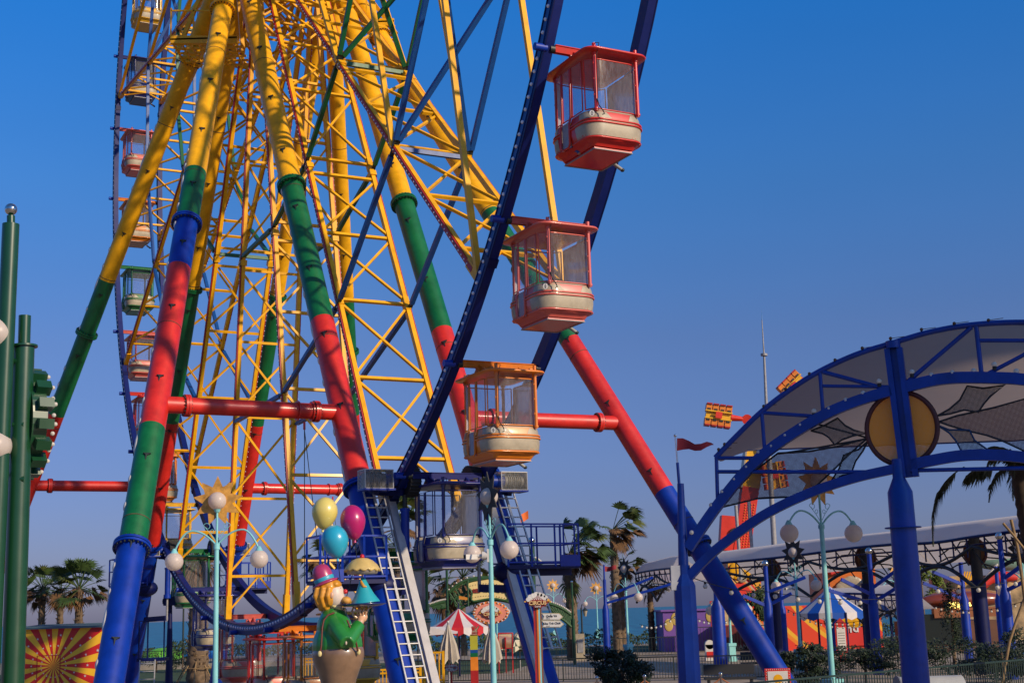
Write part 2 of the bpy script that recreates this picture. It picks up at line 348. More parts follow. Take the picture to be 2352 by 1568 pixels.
# ladders, trays, platforms, friction drives
def ladder(b,p,q,side,w=.42,step=.3,r=.028):
    d=(q-p).normalized(); L=(q-p).length
    for s in (-1,1): b.bar(p+side*(s*w/2),q+side*(s*w/2),.035,.045,ALU)
    t=.15
    while t<L: b.cyl(p+d*t-side*w/2,p+d*t+side*w/2,.02,ALU,n=6); t+=step
def drive(k,sd,yc,platy,xsgn,plen):
    """friction drive with clear motor box against the rim + platform"""
    dr=empty('d'); COL.objects.unlink(dr); bpy.data.objects.remove(dr)
    P=legpt(k,yc)
    # rim contact point with same height
    side=1 if WU.dot(P-WC)>0 else -1
    zz=P.z-WC.z; ang=math.degrees(math.atan2(zz,side*math.sqrt(max(0,WR*WR-zz*zz)))); rp=WP(WR,ang,sd*HW)
    o=WN*sd; tn=(WP(1,ang+90)-WC).normalized(); rad=(WP(1,ang)-WC).normalized()
    tc=rp-o*.25; mo=.92 if sd<0 else 1.12
    b=MB(); b.cyl(tc-rad*.0-WN*.15,tc+WN*.15,.40,BLK,n=28)
    for i in range(28):
        an=2*PI*i/28; e=tc+(tn*math.cos(an)+rad*math.sin(an))*.40; b.bar(e-WN*.15,e+WN*.15,.05,.04,BLK)
    b.cyl(tc-WN*.16,tc+WN*.16,.2,BLU,n=20); b.cyl(tc,tc+o*.55,.12,BLU,n=12)
    tire=b.build('drive_tyre',sup)
    mc=tc+o*mo+UP*.02
    b=MB(); b.box(mc-UP*.26,(.85,.52,.05),BLU,rz=math.atan2(WN.y,WN.x)); b.cyl(mc-o*.55,mc-o*.15,.16,BLU,n=16); b.cyl(mc-o*.2,mc+o*.35,.17,GALV,n=16); 
    for i in range(7): b.cyl(mc+o*(-.1+.06*i)-o*.008,mc+o*(-.1+.06*i)+o*.008,.2,GALV,n=16)
    b.box(mc+UP*.18,(.16,.16,.1),GALV); b.bar(mc-UP*.28,P,.14,.2,NAVY); b.build('drive_motor',sup)
    b=MB(); b.box(mc+o*.02,(.76,.5,.46),BOXG,rz=math.atan2(WN.y,WN.x)); gb=b.build('motor_cover',sup)
    b=MB(); c=math.atan2(WN.y,WN.x); R=Matrix.Rotation(c,3,'Z')
    for x in (-.38,.38):
        for y in (-.25,.25): b.bar(mc+o*.02+R@V((x,y,-.24)),mc+o*.02+R@V((x,y,.24)),.02,.02,WHT)
    for z in (-.235,.235):
        for y in (-.25,.25): b.bar(mc+o*.02+R@V((-.38,y,z)),mc+o*.02+R@V((.38,y,z)),.02,.02,WHT)
        for x in (-.38,.38): b.bar(mc+o*.02+R@V((x,-.25,z)),mc+o*.02+R@V((x,.25,z)),.02,.02,WHT)
    b.build('frame',gb)
    b=MB(); s0=tc+o*.15-UP*.35; b.cyl(s0,s0-UP*.35,.06,DRK,n=10); b.cyl(s0-UP*.35,s0-UP*.42,.13,BLU,n=12); b.cyl(s0-UP*.4,s0-UP*1.45,.11,BLU,n=14); b.cyl(s0-UP*1.45,s0-UP*1.6,.15,BLU,n=12); b.cyl(s0-UP*1.6,s0-UP*2.5,.045,GALV,n=8); b.build('hydraulic_strut',sup)
    b=MB(); b.bar(s0+UP*.05,P-UP*.2,.22,.16,NAVY); b.build('drive_arm',sup); b=MB(); b.bar(s0-UP*2.4,legpt(k,z=P.z-2.8),.2,.2,NAVY); b.build('drive_arm',sup)
    # platform
    Q=legpt(k,platy); z0=Q.z; R=Matrix.Rotation(math.atan2(WN.y,WN.x),3,'Z')
    n0,n1=(-plen,-.05) if sd<0 else (-.35,plen); hu=.5
    b=MB(); mid=Q+WN*((n0+n1)/2); b.box(mid,(n1-n0,2*hu,.10),NAVY,R=R); b.box(mid-UP*.12,(n1-n0,.14,.2),NAVY,R=R); b.ell(Q-UP*.1,(.5,.5,.34),NAVY)
    pl=b.build('platform',sup)
    b=MB()
    for n_ in (n0,n0+(n1-n0)*.33,n0+(n1-n0)*.66,n1):
        for u_ in (-hu,hu):
            e=Q+WN*n_+WU*u_; b.bar(e,e+UP*1.1,.05,.05,BLU)
    for z in (.12,.6,1.1):
        for u_ in (-hu,hu): b.bar(Q+WN*n0+WU*u_+UP*z,Q+WN*n1+WU*u_+UP*z,.04,.04,BLU)
        e=n0 if sd<0 else n1; b.bar(Q+WN*e-WU*hu+UP*z,Q+WN*e+WU*hu+UP*z,.04,.04,BLU)
    e=n0 if sd<0 else n1; w=-1 if sd>0 else 1
    for f in (0,.12,.45,.55):
        b.bar(Q+WN*(e+w*f)+WU*hu,Q+WN*(e+w*f)+WU*hu+UP*1.1,.045,.045,BLU)
    b.box(Q+WN*(e+w*.28)+WU*(hu+.02)+UP*.15,(.6,.03,.3),BLU,R=R)
    b.build('railing',pl)
drive('T3',-1,1112,1335,-1,1.75); drive('T4',1,1116,1303,1,1.75)
drive('T8',-1,1264,1345,-1,1.4); drive('T7',1,1262,1352,1,1.6)
TRAY=mat('grey_cable_tray',(.48,.46,.45),.6,var=.12,scale=4)
for k,yt,yb in (('T3',1128,1640),('T4',1130,1640)):
    a,c=legpt(k,yt),legpt(k,yb); d=(c-a).normalized()
    out=WU; out=(out-d*out.dot(d)).normalized()
    la=a+out*.36+WN*.05; lb=c+out*.36+WN*.05
    la2,lb2=la,lb
    if k=='T4': lb2=legpt(k,1508)+out*.36+WN*.05
    for o_ in ((-.02,.26) if k=='T3' else (.05,.33)):
        b=MB(); ladder(b,la2+WN*o_,lb2+WN*o_,WN,.25); b.build('ladder',sup)
    o_=.62 if k=='T3' else -.27
    b=MB(); b.bar(la+WN*o_-out*.12,lb+WN*o_-out*.12,.20,.12,TRAY); b.build('cable_tray',sup)
# hub service platforms
for nm,(x0,y0,x1,y1,Y) in (('a',(392,-20,545,92,45.5)),('b',(842,-40,905,52,46.5))):
    b=MB(); p=at(x0,y1,Y); q=at(x1,y1,Y); w=(q-p).length; dp=2.4
    dx=(q-p).normalized(); dx.z=0; dx.normalize(); dy=V((0,1,0))
    for i in range(int(w/.3)+1): b.bar(p+dx*(i*.3),p+dx*(i*.3)+dy*dp,.05,.08,YEL)
    for j in range(7): b.bar(p+dy*(j*.4),p+dy*(j*.4)+dx*w,.10,.06,YEL)
    b.bar(p,q,.1,.28,YEL)
    for i in range(int(w/.8)+1):
        e=p+dx*(i*.8); b.bar(e,e+UP*1.2,.05,.05,YEL)
    b.bar(p+UP*1.1,q+UP*1.1,.05,.05,YEL)
    for i in (0,1): b.bar((p if i==0 else q)+dy*1.0,WC-WN*2+UP*.5 if x0<500 else WC+WN*2,.12,.14,YEL)
    o=b.build('hub_platform',sup)
# ------------------------------------------------------------------ gondolas
GC={'red':((.60,.02,.012),'red'),'pink':((.62,.11,.085),'coral pink'),'orange':((.72,.20,.01),'orange'),'blue':((.012,.018,.16),'navy blue'),'green':((.005,.15,.04),'green'),'yellow':((.72,.40,.02),'yellow')}
def rrect(hx,hy,r,n=7):
    out=[]
    for cx,cy,a0 in ((hx-r,-(hy-r),-90),(hx-r,hy-r,0),(-(hx-r),hy-r,90),(-(hx-r),-(hy-r),180)):
        for i in range(n+1):
            a=math.radians(a0+90*i/n); out.append((cx+r*math.cos(a),cy+r*math.sin(a)))
    return out
def loft(mb,secs,m,n=7,cap=True,door=False):
    vs=[];N=4*(n+1)+(2 if door else 0); k3=3*(n+1)
    for z,hx,hy,r in secs:
        q=[V((x,y,z)) for x,y in rrect(hx,hy,r,n)]
        if door: q=q[:k3]+[V((-hx,.27,z)),V((-hx,-.10,z))]+q[k3:]
        vs+=q
    mb.add(vs,[(j*N+i,j*N+(i+1)%N,(j+1)*N+(i+1)%N,(j+1)*N+i) for j in range(len(secs)-1) for i in range(N) if not(door and i==k3 and j>=3)],m,True)
    if cap: mb.add(vs,[tuple(range(N))[::-1]]+([] if door else [tuple(range((len(secs)-1)*N,len(secs)*N))]),m)
SEC=[(-2.40,.50,.66,.10),(-2.34,.54,.70,.14),(-2.30,.58,.74,.18),(-2.26,.655,.815,.28),(-2.18,.70,.85,.35),(-2.02,.725,.865,.38),(-1.85,.725,.865,.38),(-1.66,.70,.845,.37),(-1.56,.675,.82,.36)]
def sec_at(z):
    for a,b in zip(SEC[:-1],SEC[1:]):
        if a[0]<=z<=b[0]:
            t=(z-a[0])/(b[0]-a[0]); return [a[i]+(b[i]-a[i])*t for i in (1,2,3)]
    return SEC[-1][1:]
def perim(hx,hy,r,side,t):
    """point on the side face incl. corner; side 0:-Y 1:+X 2:+Y 3:-X ; t -1..1 wraps round the corners"""
    pass
def band(mb,z0,z1,m,s0,s1,off=.006,slant0=0,slant1=0,nz=3):
    """shell over the rounded perimeter. s in 0..4 (corner-start -Y/-X corner going +X)"""
    rows=[];ns=28
    for j in range(nz+1):
        z=z0+(z1-z0)*j/nz; hx,hy,r=sec_at(z); pts=rrect(hx+off,hy+off,r+off,10)
        # reorder: start at middle of -X/-Y corner
        k=3*11+5; P=pts[k:]+pts[:k]; P.append(P[0])
        # arclength param per side: normalise by corner midpoints
        cum=[0]
        for a,b in zip(P[:-1],P[1:]): cum.append(cum[-1]+math.hypot(b[0]-a[0],b[1]-a[1]))
        mids=[0,11,22,33,44]; mc=[cum[min(i,len(cum)-1)] for i in mids]
        def ev(s):
            s=s%4 if s<0 else s
            i=min(3,int(s)); L=mc[i]+(mc[i+1]-mc[i])*(s-i)
            for q in range(len(cum)-1):
                if cum[q]<=L<=cum[q+1]+1e-9:
                    u=(L-cum[q])/max(1e-9,cum[q+1]-cum[q]); a,b=P[q],P[q+1]; return V((a[0]+(b[0]-a[0])*u,a[1]+(b[1]-a[1])*u,z))
            return V((P[-1][0],P[-1][1],z))
        f=j/nz; a=s0+slant0*f; b=s1+slant1*f
        row=[]
        for i in range(ns+1):
            s=a+(b-a)*i/ns
            if s<0: s+=4
            if s>4: s-=4
            row.append(ev(s))
        rows.append(row)
    vs=[p for r_ in rows for p in r_]; w=ns+1
    mb.add(vs,[(j*w+i,j*w+i+1,(j+1)*w+i+1,(j+1)*w+i) for j in range(nz) for i in range(ns)],m,True)
def make_gondola(key,num):
    m=mat('gondola_'+key,GC[key][0],.36,coat=.28,var=.08,scale=3); md=m
    root=empty('gondola')
    b=MB(); loft(b,SEC,m,door=True); b.box((0,0,-2.255),(1.2,1.5,.03),m)
    for z in (-1.79,-1.865,-2.235): # raised rails
        hx,hy,r=sec_at(z); pts=rrect(hx+.012,hy+.012,r,7); P3=[V((x,y,z)) for x,y in pts]; P3=[V((-hx-.012,-.11,z))]+P3[24:]+P3[:24]+[V((-hx-.012,.28,z))]; b.path(P3,.024,m,6)
    b.box((0,0,-2.43),(.92,1.25,.05),m)
    for s in (-1,1): b.box((s*.46,0,-2.462),(.03,1.26,.02),GALV); b.box((0,s*.63,-2.462),(.92,.03,.02),GALV)
    body=b.build('body',root)
    b=MB()
    for c in (1,3): # panels hugging the corners: long faces are 0-1 (-Y) and 2-3 (+Y)
        pass
    for base in (0,2):
        band(b,-1.77,-1.60,CREAM,base-.20,base+.40,slant1=-.12)
        band(b,-1.77,-1.60,CREAM,base+.70,base+1.2,slant0=.06)
        band(b,-1.845,-1.81,CREAM,base-.33,base+1.28)
        band(b,-2.20,-1.885,CREAM,base-.28,base+1.24,slant0=-.02)
    band(b,-1.585,-1.565,CREAM,-.33,1.28); band(b,-1.585,-1.565,CREAM,1.67,3.28)
    o=b.build('cream_panel',body)
    # door on -X side
    b=MB()
    for y0,y1 in ((.02,.40),):
        b.box((-.715,.085,-1.95),(.012,.36,.66),GLASS)
    dr=b.build('door',root); b=MB()
    for yy in (.10,.50-.0): pass
    b.path([V((-.68,-.10,-.44)),V((-.70,-.10,-1.5)),V((-.74,-.10,-1.7)),V((-.74,-.10,-2.2)),V((-.72,-.02,-2.26)),V((-.72,.2,-2.26)),V((-.74,.27,-2.2)),V((-.74,.27,-1.7)),V((-.70,.27,-1.5)),V((-.68,.27,-.44))],.026,m,6); b.build('door_frame',dr)
    # roof, posts, beam
    b=MB(); loft(b,[(-.300,.62,.88,.2),(-.290,.77,1.02,.26),(-.268,.79,1.04,.27),(-.24,.77,1.02,.26),(-.20,.62,.86,.22)],m)
    b.build('roof',root)
    mbm=mat('gondola_beam_'+key,tuple(v*.8 for v in GC[key][0]),.6,coat=0,spec=.2,var=.15,scale=5); b=MB(); b.box((0,0,0),(1.95,.11,.15),mbm); b.box((0,0,.085),(1.95,.15,.02),mbm)
    for s in (-1,1):
        b.prism([V((s*.30,-.05,-.06)),V((s*.62,-.05,-.06)),V((s*.52,-.05,-.22)),V((s*.40,-.05,-.22))],m,(0,.1,0))
        b.prism([V((s*.50,-.42,-.20)),V((s*.56,0,.02)),V((s*.50,.42,-.20))],m,(-s*.05,0,0))
        b.box((s*.53,-.60,-.19),(.09,.16,.10),m); b.box((s*.53,.60,-.19),(.09,.16,.10),m)
        b.cyl((s*.99,0,0),(s*1.10,0,0),.09,DRK,n=12)
    b.build('hanger_beam',root)
    for x,y in ((-.50,-.835),(.52,-.835),(-.50,.835),(.52,.835)):
        b=MB(); b.cyl((x,y,-1.60),(x,y,-.10),.040,m,n=10); b.cyl((x,y,-.36),(x,y,-.29),.06,m,n=10); b.cyl((x,y,-1.57),(x,y,-1.53),.055,m,n=10)
        for z in (-.55,-.9,-1.25): b.ell((x-.04,y-.01,z),.02,m,6,4)
        b.build('post',root)
    # window panes with frames
    def win(pts,name='window'):
        z0,z1=-1.545,-.42
        b=MB(); n=len(pts); b.add([V((x,y,z0)) for x,y in pts]+[V((x,y,z1)) for x,y in pts],[(i,i+1,n+i+1,n+i) for i in range(n-1)],GLASS,True)
        w=b.build(name,root)
        b=MB(); P=[V((x,y,z0+.02)) for x,y in pts]+[V((x,y,z1)) for x,y in pts][::-1]; P.append(P[0]); b.path(P,.015,m,6); b.build('window_frame',w)
    pr=rrect(.665,.80,.33,7)  # starts at +x,-y corner
    c=[pr[i*8:(i+1)*8] for i in range(4)]
    win(c[3][2:]+c[0][:6]); win(c[1][2:]+c[2][:6]); win([c[0][6],c[0][7],c[1][0],c[1][1]]); win([c[2][6],c[2][7],(-.665,.30)]); win([(-.665,.27),(-.665,-.10)]); win([(-.665,-.13),c[3][0],c[3][1]])
    # inside: seats
    b=MB()
    for s in (-1,1):
        b.box((0,s*.60,-1.95),(1.1,.34,.08),CREAM); b.box((0,s*.72,-1.72),(1.1,.06,.42),CREAM)
    b.build('seat',root)
    b=MB(); x,y=-.50,-.885; b.path([V((x,y,-1.35)),V((x+.02,y-.03,-1.5)),V((x+.09,y-.06,-1.62)),V((x+.10,y-.10,-1.72)),V((x+.05,y-.10,-1.75))],.013,BLK,6)
    b.path([V((x,y+.04,-.1)),V((x+.03,y-.12,-.15)),V((x+.01,y-.03,-.4)),V((x,y-.03,-1.35))],.009,BLK,5); b.build('cable',root)
    b=MB(); b.cyl((.62,.35,-2.36),(.78,.30,-2.50),.045,GALV,n=8); b.ell((.79,.295,-2.51),.05,DRK,8,6); b.build('spotlight',root)
    if num:
        b=MB(); hx,hy,r=sec_at(-1.68); cx,cy=-.60,-(hy-.045); nd=V((-.48,-.88,0)).normalized(); o=V((cx+.0,cy-.012,-1.685)); xd=V((-nd.y,nd.x,0)); xd=V((.88,-.48,0))
        b.prism([o+nd*.02+xd*(.055*math.cos(t*PI/10))+V((0,0,.075*math.sin(t*PI/10))) for t in range(20)],WHT,nd*.006)
        pb=b.build('number_plate',root); b=MB()
        put_text(b,num[0],.075,BLK,o+nd*.03+V((0,0,.03)),xd,(0,0,1),.001); put_text(b,num[1],.065,BLK,o+nd*.03-V((0,0,.035)),xd,(0,0,1),.001); 
        b.bar(o+nd*.03-xd*.04,o+nd*.03+xd*.04,.003,.004,BLK); b.build('number',pb)
    def allk(o):
        for c_ in kids(o): yield c_; yield from allk(c_)
    for c_ in allk(root):
        for v_ in c_.data.vertices:
            if v_.co.z<-1.56: v_.co.z=-1.56+(v_.co.z+1.56)*.87
    return root
seq=['red','pink','orange','blue','green','yellow','orange','red','pink','blue','green','yellow','orange','red','pink','green','orange','pink','blue','yellow']
NUM={0:'4A',1:'5B',2:'6B',3:'1B'}
LB={0:'red gondola marked 4 A with a child aboard, highest at right',
1:'coral pink gondola marked 5 B between the red and orange ones at right',
2:'orange gondola marked 6 B in front of the red crossbeam at right',
3:'navy blue and cream gondola between the two drive motors, above the red striped tent',
4:'dark green gondola half hidden behind the ladder of the blue leg',
5:'yellow gondola at ground level behind the clown statue, beside the yellow fence',
6:'orange gondola at the very bottom, left of the clown statue',
7:'red gondola at the very bottom of the wheel between a pink and an orange one',
8:'coral pink gondola low at the bottom, just right of the pale blue lamp post',
9:'navy blue gondola hanging in front of the sea, behind the pale blue lamp post',
10:'green gondola behind the left round globe of the star lamp',
11:'yellow gondola just above the green one, behind the lattice spokes at lower left',
12:'orange gondola half hidden behind the green part of the nearest leg',
13:'red gondola mostly hidden behind the red part of the nearest leg',
14:'coral pink gondola below the green one on the left rim',
15:'green gondola on the left rim between an orange and a pink one',
16:'orange gondola on the left rim behind the yellow leg',
17:'coral pink gondola second below the navy one on the left rim',
18:'navy blue gondola high on the left rim behind a lattice spoke',
19:'yellow gondola cut by the top edge of the photo on the left rim'}
protos={}
GZ=math.atan2(WN.y,WN.x)
for k,cn in enumerate(seq):
    num=NUM.get(k)
    p=make_gondola(cn,num) if (num or cn not in protos) else copy_tree(protos[cn])
    if not num and cn not in protos: protos[cn]=p
    p.location=WP(WR+.12,329.1-8.9*k); p.rotation_euler=(0,0,GZ)
    tag(p,LB[k],'gondola','gondolas hanging on the wheel')
# ------------------------------------------------------------------ world, sun
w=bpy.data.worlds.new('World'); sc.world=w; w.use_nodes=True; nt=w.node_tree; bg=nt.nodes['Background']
SAZ,SEL=math.radians(52),math.radians(25)      # measured from straight behind the camera towards the right
SD=V((math.sin(SAZ)*math.cos(SEL),-math.cos(SAZ)*math.cos(SEL),math.sin(SEL)))
sky=nt.nodes.new('ShaderNodeTexSky'); sky.sky_type='NISHITA'; sky.sun_disc=False; sky.sun_elevation=SEL; sky.sun_rotation=math.atan2(SD.x,SD.y); sky.altitude=0; sky.air_density=1.0; sky.dust_density=.6; sky.ozone_density=3.0
tc=nt.nodes.new('ShaderNodeTexCoord'); sxz=nt.nodes.new('ShaderNodeSeparateXYZ'); nt.links.new(tc.outputs['Generated'],sxz.inputs[0])
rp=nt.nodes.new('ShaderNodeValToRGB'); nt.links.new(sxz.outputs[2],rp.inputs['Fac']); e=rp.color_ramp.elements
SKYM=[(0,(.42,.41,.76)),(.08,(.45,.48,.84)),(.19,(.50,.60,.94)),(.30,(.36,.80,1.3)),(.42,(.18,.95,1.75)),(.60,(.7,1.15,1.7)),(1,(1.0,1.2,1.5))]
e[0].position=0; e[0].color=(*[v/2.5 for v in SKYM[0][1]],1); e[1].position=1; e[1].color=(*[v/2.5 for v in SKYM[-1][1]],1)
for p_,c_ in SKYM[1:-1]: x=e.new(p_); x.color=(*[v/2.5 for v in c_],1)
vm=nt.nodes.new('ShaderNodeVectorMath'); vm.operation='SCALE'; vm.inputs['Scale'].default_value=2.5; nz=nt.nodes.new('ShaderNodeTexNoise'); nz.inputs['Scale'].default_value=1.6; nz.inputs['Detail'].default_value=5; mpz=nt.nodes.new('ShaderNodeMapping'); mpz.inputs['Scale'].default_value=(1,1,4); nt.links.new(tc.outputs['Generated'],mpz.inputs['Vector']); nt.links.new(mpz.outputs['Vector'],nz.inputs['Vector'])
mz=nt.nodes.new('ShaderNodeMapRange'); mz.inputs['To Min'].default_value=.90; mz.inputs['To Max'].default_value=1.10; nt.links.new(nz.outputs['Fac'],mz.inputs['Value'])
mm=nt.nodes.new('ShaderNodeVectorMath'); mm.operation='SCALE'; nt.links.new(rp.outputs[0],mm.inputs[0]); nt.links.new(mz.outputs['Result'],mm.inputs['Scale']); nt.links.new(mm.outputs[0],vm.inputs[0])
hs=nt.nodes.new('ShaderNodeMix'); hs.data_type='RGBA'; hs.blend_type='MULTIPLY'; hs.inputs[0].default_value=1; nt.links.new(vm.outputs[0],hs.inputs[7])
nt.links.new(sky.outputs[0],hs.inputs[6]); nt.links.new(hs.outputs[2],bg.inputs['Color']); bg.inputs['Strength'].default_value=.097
sl=bpy.data.lights.new('sun','SUN'); sl.energy=4.5; sl.angle=math.radians(1.2); sl.color=(1,.80,.56); so=bpy.data.objects.new('sun',sl); COL.objects.link(so)
so.rotation_euler=SD.to_track_quat('Z','Y').to_euler()
sc.view_settings.view_transform='Standard'; sc.view_settings.look='None'; sc.view_settings.exposure=0; sc.view_settings.gamma=1
# ------------------------------------------------------------------ ground, sea
def plane(name,pts,m,kind='structure'):
    b=MB(); b.add(pts,[tuple(range(len(pts)))],m); return tag(b.build(name,loc=(0,0,0)),kind=kind)
PAVE=mat('pavement_tiles',(.32,.26,.19),.8,var=.25,scale=.5,bump=.1)
SAND=mat('beach_sand',(.30,.24,.16),.95,var=.2,scale=.3)
GRASS=mat('grass',(.035,.075,.012),.95,var=.5,scale=2.5,bump=.6)
sea=bpy.data.materials.new('sea_water'); sea.use_nodes=True; nt=sea.node_tree; b_=nt.nodes['Principled BSDF']; b_.inputs['Roughness'].default_value=.35; b_.inputs['Specular IOR Level'].default_value=.25
g=nt.nodes.new('ShaderNodeNewGeometry'); mp=nt.nodes.new('ShaderNodeMapping'); mp.inputs['Scale'].default_value=(.16,.05,1); n1=nt.nodes.new('ShaderNodeTexNoise'); n1.inputs['Scale'].default_value=1.6; n1.inputs['Detail'].default_value=9; n1.inputs['Roughness'].default_value=.72
nt.links.new(g.outputs['Position'],mp.inputs['Vector']); nt.links.new(mp.outputs['Vector'],n1.inputs['Vector'])
r=nt.nodes.new('ShaderNodeValToRGB'); e=r.color_ramp.elements; e[0].position=.38; e[0].color=(.003,.06,.10,1); e[1].position=.62; e[1].color=(.012,.17,.225,1); x=e.new(.78); x.color=(.03,.24,.28,1); x=e.new(.82); x.color=(.4,.45,.45,1)
nt.links.new(n1.outputs['Fac'],r.inputs['Fac']); nt.links.new(r.outputs['Color'],b_.inputs['Base Color'])
bp=nt.nodes.new('ShaderNodeBump'); bp.inputs['Strength'].default_value=.5; bp.inputs['Distance'].default_value=.6; nt.links.new(n1.outputs['Fac'],bp.inputs['Height']); nt.links.new(bp.outputs['Normal'],b_.inputs['Normal'])
S=40000
plane('sea',[(-S,150,-1.2),(S,150,-1.2),(S,S,-1.2),(-S,S,-1.2)],sea)
plane('ground',[(-400,-60,0),(400,-60,0),(400,118,0),(-400,118,0)],PAVE)
plane('beach',[(-400,117,-.02),(400,117,-.02),(400,156,-1.3),(-400,156,-1.3)],SAND)
plane('lawn',[(-40,70,.006),(-1,70,.006),(2,90,.006),(-40,90,.006)],GRASS)
plane('verge',[(-3,96,.006),(30,96,.006),(30,112,.006),(-3,112,.006)],GRASS)
# ------------------------------------------------------------------ lamps
def star_poly(o,xd,yd,R,r,n=9,a0=PI/2):
    return [o+xd*((R if i%2==0 else r)*math.cos(a0+PI*i/n))+yd*((R if i%2==0 else r)*math.sin(a0+PI*i/n)) for i in range(2*n)]
def lamp(px,py,Y,arm,ang,label,starm=GOLD,cam_=False,g=.25,base=True,starside=1,ped=.95,back=False,drop=1.95):
    """px,py: centre of the top globe; arm: half span in metres; ang: turn of the arm line about the vertical"""
    top=at(px,py,Y); root=empty('street_lamp',(top.x,top.y,0)); tag(root,label,'street lamp','teal street lamps with three globes')
    k=g/.25; X=V((math.cos(ang),math.sin(ang),0)); Yv=V((-math.sin(ang),math.cos(ang),0)); H=top.z
    c=V((top.x,top.y,0)); hj=H-1.25*k  # junction
    b=MB(); b.cyl(c+UP*.3,c+UP*(hj-.0),.085*k,TEAL,.062*k,n=16); b.cyl(c+UP*(hj-.05),c+UP*(hj+.06),.088*k,TEAL,n=16); b.cyl(c+UP*hj,c+UP*(H-g*.95),.032*k,TEAL,n=10)
    b.cyl(c+UP*(H-g*1.25),c+UP*(H-g*.86),.06*k,TEAL,.11*k,n=16)
    b.build('pole',root)
    if base:
        b=MB(); R=Matrix.Rotation(ang,3,'Z'); b.box(c+UP*(ped/2-.06),(.36,.36,ped-.12),TEAL,R=R); b.box(c+UP*(ped-.07),(.44,.44,.16),TEAL,R=R); b.box(c+UP*.08,(.44,.44,.16),TEAL,R=R); b.build('pedestal',root)
    for s in (-1,1):
        pts=[]; hg=H-drop*k+g   # top of side globe
        for i in range(15):
            t=i/14; x=arm*t; 
            z=hj+.02+ (1-(1-min(1,t*1.65))**2)*(.42*k) if t<.6 else hj+.02+.42*k-((t-.6)/.4)**2*(hj+.44*k-hg)
            pts.append(c+X*(s*x)+UP*z)
        b=MB(); b.path(pts,.026*k,TEAL,8); e=c+X*(s*arm); b.cyl(e+UP*(hg+.10*k),e+UP*(hg-.035*k),.04*k,TEAL,.115*k,n=16)
        b.build('arm',root)
        # scroll
        b=MB(); sp=[]
        for i in range(22):
            t=i/21; a=t*3.6*PI/2+PI*.1; rr=.11*k*(1-.65*t); sp.append(c+X*(s*(.27*k+rr*math.cos(a)))+UP*(hj+.55*k+rr*math.sin(a)))
        b.path(sp,.009*k,TEAL,5); b.path([c+X*(s*.04*k)+UP*(hj+.18*k),c+X*(s*.16*k)+UP*(hj+.35*k),sp[0]],.009*k,TEAL,5)
        sp=[c+X*(s*(.13*k+.055*k*(1-.5*t/12)*math.cos(t*.5)))+UP*(hj+.42*k+.055*k*math.sin(t*.5)) for t in range(13)]; b.path(sp,.008*k,TEAL,5); b.build('scroll',root)
        b=MB(); b.ell(e+UP*(hg-g),g,GLOBE,24,14); b.build('globe',root)
    b=MB(); b.ell(top,g,GLOBE,24,14); b.build('globe',root)
    sy=Yv*starside; b=MB(); o=top+sy*(.03*k); pr=star_poly(o,X,UP,.69*k,.41*k,9)
    b.prism(pr,starm,sy*.02); b.build('star',root)
    if cam_:
        b=MB(); e=c+UP*(hj-.35*k)-CR*.07; b.cyl(e,e-CR*.10,.085,WHT,n=14); b.box(e+CR*.02,(.04,.16,.26),WHT); b.cyl(e-CR*.10,e-CR*.24-UP*.02,.035,WHT,n=10); b.box(e-CR*.33-UP*.03-V((0,.04,0)),(.26,.11,.10),WHT,rz=.5); b.box(e-CR*.445-UP*.03-V((0,.10,0)),(.02,.08,.075),BLK,rz=.5); b.build('security_camera',root)
    return root
lamp(499,1150,26,.80,-.02,'pale blue lamp post with golden star, left of the clown statue',drop=1.62,g=.171)
lamp(1123,1140,28,.86,-1.10,g=.185,label='pale blue lamp post with dark star and white camera, before the navy gondola',starm=DSTAR,cam_=True,starside=-1,drop=1.50)
lamp(1879,1105,38,1.16,.52,'pale blue lamp post with golden star, left of the thick pavilion column',drop=1.42)
lamp(1435,1306,80,1.16,-1.0,'small lamp post with dark star by the palms, left of the left pavilion column',starm=DSTAR,starside=-1,drop=1.62)
lamp(1823,1268,63,1.16,-.9,'small lamp post with dark star and white camera below the long white canopy',starm=DSTAR,starside=-1,cam_=True,drop=1.50)
lamp(1270,1344,140,1.16,.3,'distant lamp post with golden star above the right circus signboard',drop=1.5)
lamp(1369,1350,140,1.16,.1,'distant lamp post with golden star against the sea, left of the windblown palm',drop=1.5)
lamp(1139,1362,115,1.16,-.7,'distant lamp post close behind the camera lamp post, in front of the yellow arch sign',starm=DSTAR,starside=-1,drop=1.5)
lamp(1671,1340,76,1.1,.25,'lamp post behind the blue wheel leg, with a tall pale blue pedestal',drop=1.4)
lamp(2062,1300,84,1.16,.4,'lamp post with pale blue pedestal right behind the thick pavilion column',drop=1.4)
lamp(2345,1262,52,1.16,-1.2,'lamp post cut by the right edge of the photo',starm=DSTAR,starside=-1,drop=1.5)
# two big white globes at the left edge
lp=empty('street_lamp',at(-22,1560,20.6)); tag(lp,'lamp post at the far left edge, its round white globes before the green posts','street lamp','teal street lamps with three globes')
b=MB(); q=at(-24,1568,20.6); b.cyl(V((q.x,q.y,0)),at(-24,690,20.6),.05,TEAL,n=12); b.build('pole',lp)
for (gx,gy) in ((-9,767),(-12,1024)):
    e=at(gx,gy,20); b=MB(); b.ell(e,.243,GLOBE,28,18); b.build('globe',lp)
    b=MB(); b.cyl(e-UP*.2,e-UP*.32,.12,TEAL,.05,n=14); b.path([e-UP*.3,e-UP*.4+V((-.02,.2,0)),at(-24,gy+60,20.6)],.025,TEAL,6); b.build('arm',lp)
